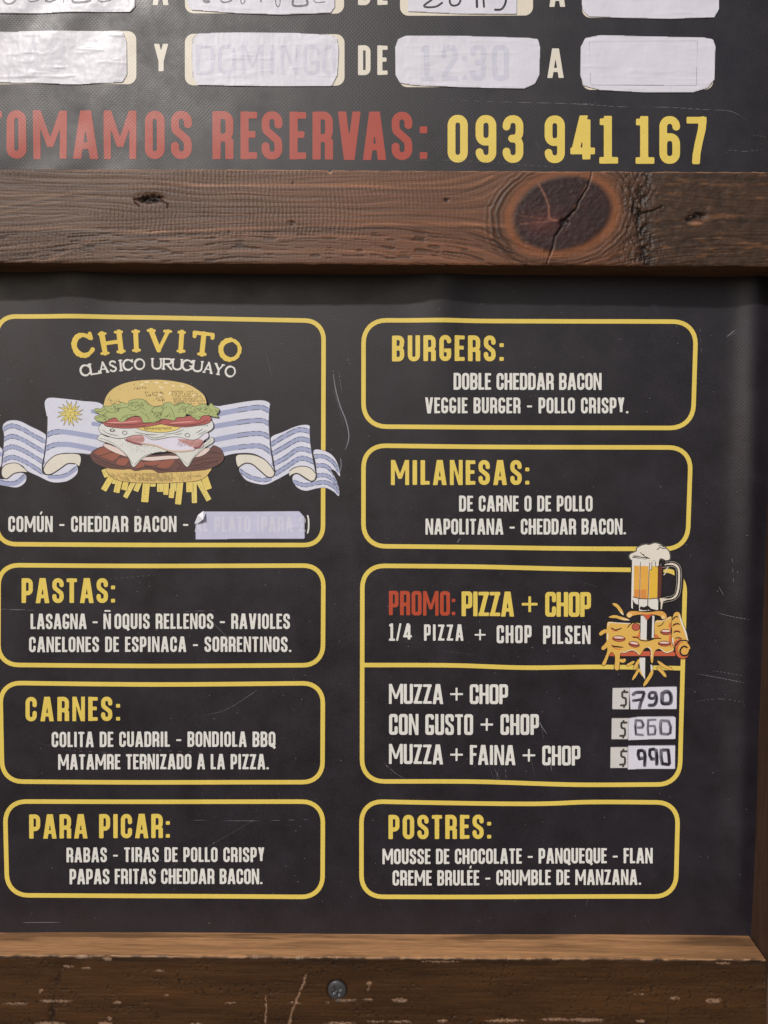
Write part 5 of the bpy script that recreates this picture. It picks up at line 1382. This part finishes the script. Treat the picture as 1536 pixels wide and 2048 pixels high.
    # small knot holes
    for (kx, ky, a, b, dp) in ((300, 397, 22, 9, 8), (583, 446, 6, 4, 3), (893, 400, 5, 3, 2), (1395, 432, 15, 6, 7), (586, 366, 2.2, 2.6, 2), (1377, 437, 8, 4, 4), (457, 463, 2.5, 2, 1)):
        qq = ((X - kx) / a) ** 2 + ((Y - ky + 4 * (fbm(X / 6, Y / 6, 50) - .5)) / b) ** 2
        e = np.exp(-qq ** 1.4) * (.35 + .9 * sm(.30, .55, fbm(X / 5, Y / 3, 51, 4)))
        e = np.clip(e, 0, 1)
        col = col * (1 - .86 * e)[..., None]; h = h - dp * e
    for pts, w in (([(268, 399), (285, 400), (300, 392), (325, 394)], 1.5), ([(280, 404), (300, 398), (322, 402), (336, 408), (334, 416)], 1.1), ([(278, 412), (270, 405)], 1.2)):
        e = np.exp(-(seg_dist(X, Y, pts) / w) ** 2); col = col * (1 - .75 * e)[..., None]; h = h - 4 * e
    e = np.exp(-(((X - 1392) / 15) ** 2 + ((Y - 447) / 4.5) ** 2) ** 2); col = col + (lin(176, 138, 110) - col) * (.7 * e)[..., None]; h = h + 1.5 * e
    e = np.exp(-(((X - 303) / 17) ** 2 + ((Y - 389) / 3.5) ** 2) ** 2); col = col + (lin(134, 114, 98) - col) * (.6 * e)[..., None]
    # pale arris where the stain has worn off
    e = np.exp(-((Y - ytop) / 1.5) ** 2) * (.35 + .65 * sm(.3, .6, vn(X / 22, X * 0, 60))) * sm(-50, 330, X)
    e = e + np.exp(-(((X - 660) / 5) ** 2 + ((Y - ytop - 1) / 3) ** 2))
    col = col + (lin(206, 172, 140) - col) * np.clip(e * .85, 0, 1)[..., None]
    e = np.exp(-((Y - ybot) / 1.3) ** 2) * sm(.5, .7, vn(X / 25, X * 0, 61)) * .5
    col = col + (lin(140, 112, 92) - col) * e[..., None]
    # rounded arrises
    edge = np.minimum(Y - ytop, ybot - Y)
    col = np.clip(col, 0, 1) ** 1.12 * np.array([.82, .70, .62])
    h = h - 2.2 * np.exp(-edge / 1.6)
    P_ = at(X, Y, -DEP)
    P_[..., 1] -= h * S * .8
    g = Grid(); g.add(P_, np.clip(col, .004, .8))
    # underside and top, running back to the sheet
    for row, fl, base in ((-1, False, lin(96, 68, 48)), (0, True, lin(90, 70, 55))):
        e0 = P_[row]; t = np.linspace(0, 1, 14)[:, None, None]
        Q = np.repeat(e0[None], 14, 0).copy(); Q[..., 1] = e0[None, :, 1] * (1 - t[..., 0]) + .004 * t[..., 0]
        lin_z = np.poly1d(np.polyfit(e0[:, 0], e0[:, 2], 1))(e0[:, 0])
        kk = np.clip(t[..., 0] * 8, 0, 1); Q[..., 2] = e0[None, :, 2] * (1 - kk) + lin_z[None] * kk
        XX = np.repeat(XS[None], 14, 0); tt = np.repeat(t[..., 0], len(XS), 1) * 70
        cc = base * (.45 + 1.1 * fbm(XX / 90, tt / 5, 80, 4))[..., None]
        g.add(Q, cc, flip=fl)
    return g.build('upper_rail', W_BEAM, frame)


b_ = beam(); b_['label'] = 'wide weathered pine rail with a big dark oval knot'


def rail():
    XS = np.concatenate([np.arange(-120, 1531.5, 1.6), [1531.7]]); T_ = np.linspace(0, 1, 118)
    X, T2 = np.meshgrid(XS, T_)
    ytop = 1911 + 9.0 * (X / 1536) + (vn(X / 11, X * 0, 103) - .5) * 2.0
    Y = ytop + (2120 - ytop) * T2
    big = fbm(X / 260, Y / 38, 105, 4); mid = fbm(X / 60, Y / 8, 107, 4); fine = fbm(X / 5, Y / 5, 109, 3)
    gr = fbm(X / 130, Y / 2.6, 111, 4)
    col = np.array([.80, .74, .58]) * lin(66, 43, 22) * (-.12 + 1.15 * big + .55 * mid + .40 * gr + .28 * fine)[..., None]
    pits = sm(.66, .76, fbm(X / 4.5, Y / 4, 113, 3)) * sm(.35, .6, fbm(X / 70, Y / 30, 115))
    col = col * (1 - .55 * pits)[..., None]
    col = col * (1 - .45 * np.exp(-((Y - ytop) / 16) ** 2) * sm(.3, .6, fbm(X / 160, X * 0, 117)))[..., None]
    h = (gr - .5) * 1.5 + (mid - .5) * 1.2 - pits * 2
    chips = [(215, 1917, 9, 4), (168, 1914, 16, 2.2), (512, 1912, 14, 4), (598, 1916, 8, 2), (137, 1933, 13, 2), (170, 1936, 10, 1.6), (318, 1941, 12, 1.3), (111, 2002, 32, 2.6), (32, 2007, 26, 1.6), (234, 2005, 9, 3), (461, 2006, 11, 1.8), (590, 2005, 12, 1.6),
             (690, 2000, 22, 2.4), (735, 1999, 9, 1.6), (654, 2005, 6, 1.4), (798, 2000, 16, 3.6), (1350, 1996, 9, 3), (1427, 2001, 17, 4.5), (1445, 1926, 16, 1.6), (333, 1990, 4, 2), (219, 2036, 6, 4), (100, 2047, 30, 3), (210, 2047, 14, 2.6), (392, 2047, 12, 2), (680, 2046, 32, 2.4), (750, 2043, 18, 2),
             (800, 2043, 24, 2), (885, 2042, 10, 2.4), (1010, 2041, 38, 2.6), (1110, 2039, 30, 2.4), (1170, 2040, 36, 3.2), (1280, 2042, 9, 2.6), (1000, 2042, 7, 2), (738, 1966, 5, 4), (81, 1982, 3, 4), (880, 1923, 40, 1.0), (1280, 1988, 16, 1.0)]
    jx = 5 * (fbm(X / 6, Y / 6, 121, 3) - .5); jy = 4 * (fbm(X / 5, Y / 5, 123, 3) - .5)
    chip = np.zeros_like(X)
    for (cx, cy, a, b) in chips:
        chip = np.maximum(chip, sm(1.15, .85, np.sqrt(((X + jx * 1.5 - cx) / a) ** 2 + ((Y + jy - cy) / b) ** 2)))
    for pts, w in (([(612, 1950), (606, 1968), (598, 1985), (592, 2002), (585, 2020), (577, 2050)], 2.4), ([(531, 1992), (532, 2020), (530, 2048)], 1.8), ([(742, 1964), (736, 1980)], 1.2)):
        chip = np.maximum(chip, sm(1.2, .7, seg_dist(X + jx * .8, Y, pts) / (w * (.3 + 1.1 * vn(X / 8, Y / 8, 125)))))
    pc = lin(156, 124, 100) * (.7 + .5 * fbm(X / 8, Y / 2, 127, 3))[..., None]
    col = col + (pc - col) * (chip * sm(.25, .5, fbm(X / 4, Y / 2, 133, 3)) * .68)[..., None]; h = h - chip * 2.2
    for (cx, cy, a, b) in ((115, 1957, 7, 12), (106, 2025, 8, 26)):
        e = np.exp(-(((X + jx - cx - (Y - cy) * -.15) / a) ** 2 + ((Y - cy) / b) ** 2)) * sm(.3, .6, fbm(X / 6, Y / 6, 129, 3))
        col = col * (1 - .8 * e)[..., None]; h = h - e * 3
    e = np.exp(-((Y - ytop) / 1.6) ** 2) * (.3 + .7 * sm(.35, .6, vn(X / 18, X * 0, 131)))
    col = col + (lin(196, 150, 112) - col) * (e * .75)[..., None]
    h = h - 2.0 * np.exp(-(Y - ytop) / 1.6)
    # seat of the screw
    rs = np.hypot(X - 674, Y - 1980)
    h = h - 3 * sm(24, 17, rs); col = col * (1 - .5 * sm(25, 19, rs))[..., None]
    P_ = at(X, Y, -DEP); P_[..., 1] -= h * S * .8
    g = Grid(); g.add(P_, np.clip(col, .003, .8))
    n = 60; t = np.linspace(0, 1, n)[:, None]
    e0 = P_[0]; Q = np.repeat(e0[None], n, 0).copy(); Q[..., 1] = e0[None, :, 1] * (1 - t) + .006 * t
    lin_z = np.poly1d(np.polyfit(e0[:, 0], e0[:, 2], 1))(e0[:, 0])
    kk = np.clip(t * 18, 0, 1); Q[..., 2] = e0[None, :, 2] * (1 - kk) + lin_z[None] * kk
    XX = np.repeat(XS[None], n, 0); tt = np.repeat(t, len(XS), 1) * 90
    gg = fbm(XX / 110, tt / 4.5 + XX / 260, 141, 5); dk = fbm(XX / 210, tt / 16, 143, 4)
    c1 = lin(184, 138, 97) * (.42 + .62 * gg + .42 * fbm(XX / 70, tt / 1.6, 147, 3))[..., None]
    dm = np.clip(sm(.46, .68, dk) * (.35 + .65 * sm(15, 60, tt)) + .25 * sm(50, 80, tt) * sm(.4, .6, fbm(XX / 60, tt / 9, 145)), 0, 1)  # grain streaks deepened towards the back, with shade put into the colour
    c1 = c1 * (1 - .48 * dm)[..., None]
    c1 = c1 * (1 - .35 * sm(1240, 1500, XX))[..., None] * np.array([1, .98, .95])  # shadow over the right end of the ledge, painted into the colour
    Q[..., 2] += ((gg - .5) * .5 * S) * kk
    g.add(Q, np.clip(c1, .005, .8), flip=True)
    # end against the stile
    return g.build('lower_rail', W_RAIL, frame)


rl_ = rail(); rl_['label'] = 'dark varnished lower rail with pale chips and scratches'


def stile():
    top = at(1534.5, 1000.0); bot = at(1502.5, 1863.0)
    sl_ = (top[0] - bot[0]) / (top[2] - bot[2])
    z0 = at(768, 2120, -DEP)[2]; z1 = at(768, -420)[2]
    Z = np.linspace(z0, z1, 700); x_in = bot[0] + sl_ * (Z - bot[2])
    g = Grid()
    t = np.linspace(0, 1, 40)
    ZZ, TT = np.meshgrid(Z, t)
    XI = np.repeat(x_in[None], 40, 0)
    c = lin(70, 50, 38) * (.40 + .75 * fbm(TT * 9, ZZ / S / 120, 151, 4) + .35 * fbm(TT * 25, ZZ / S / 60, 152, 3))[..., None]
    Pn = np.stack([XI + (fbm(TT * 14, ZZ / S / 80, 153, 3) - .5) * .0003, .006 - TT * (DEP + .006), ZZ], -1)
    g.add(Pn, np.clip(c, .004, .6), flip=True)
    fx = np.linspace(0, .066, 40); ZZ, FX = np.meshgrid(Z, fx)
    c = lin(80, 56, 40) * (.35 + 1.2 * fbm(FX / S / 5, ZZ / S / 120, 155, 5))[..., None]
    Pf = np.stack([np.repeat(x_in[None], 40, 0) + FX, -DEP - (fbm(FX / S / 8, ZZ / S / 90, 157, 3) - .5) * .0006, ZZ], -1)
    g.add(Pf, np.clip(c, .004, .6), flip=True)
    e = Pf[-1]; Q = np.stack([e, e + np.array([0, DEP, 0])], 0); g.add(Q, np.broadcast_to(lin(70, 50, 36), Q.shape), flip=True)
    return g.build('stile', W_STILE, frame)


stile()


def screw():
    m, nt, p = new_mat('dull_steel')
    p.inputs['Metallic'].default_value = 0.7; p.inputs['Base Color'].default_value = (.11, .11, .12, 1); p.inputs['Roughness'].default_value = .38
    nz = nt.nodes.new('ShaderNodeTexNoise'); nz.inputs['Scale'].default_value = 900; tc = nt.nodes.new('ShaderNodeTexCoord'); nt.links.new(tc.outputs['Object'], nz.inputs['Vector'])
    bp = nt.nodes.new('ShaderNodeBump'); bp.inputs['Strength'].default_value = .2; bp.inputs['Distance'].default_value = .0002
    nt.links.new(nz.outputs['Fac'], bp.inputs['Height']); nt.links.new(bp.outputs[0], p.inputs['Normal'])
    c = at(674.0, 1980.0, -DEP); Rd = 18.5 * S
    nr, na = 26, 72
    rad = np.linspace(0, 1, nr); an = np.linspace(0, 2 * math.pi, na + 1)
    RR, AA = np.meshgrid(rad, an)
    x = RR * np.cos(AA); z = RR * np.sin(AA)
    dome = (1 - RR ** 2.6) * 2.6 + .8
    a0 = R(28); u = x * math.cos(a0) + z * math.sin(a0); v = -x * math.sin(a0) + z * math.cos(a0)
    lob = np.maximum(sm(.17, .10, np.abs(u)) * sm(.62, .48, np.abs(v)), sm(.17, .10, np.abs(v)) * sm(.62, .48, np.abs(u)))
    dome = dome - lob * 3.4
    dome = np.where(RR > .985, -3.5, dome)
    Pn = np.stack([c[0] + x * Rd, c[1] - dome * S, c[2] + z * Rd], -1)
    g = Grid(); g.add(Pn, flip=False)
    o = g.build('screw', m, rl_)
    o['label'] = 'grey cross-head screw in the lower rail'


screw()
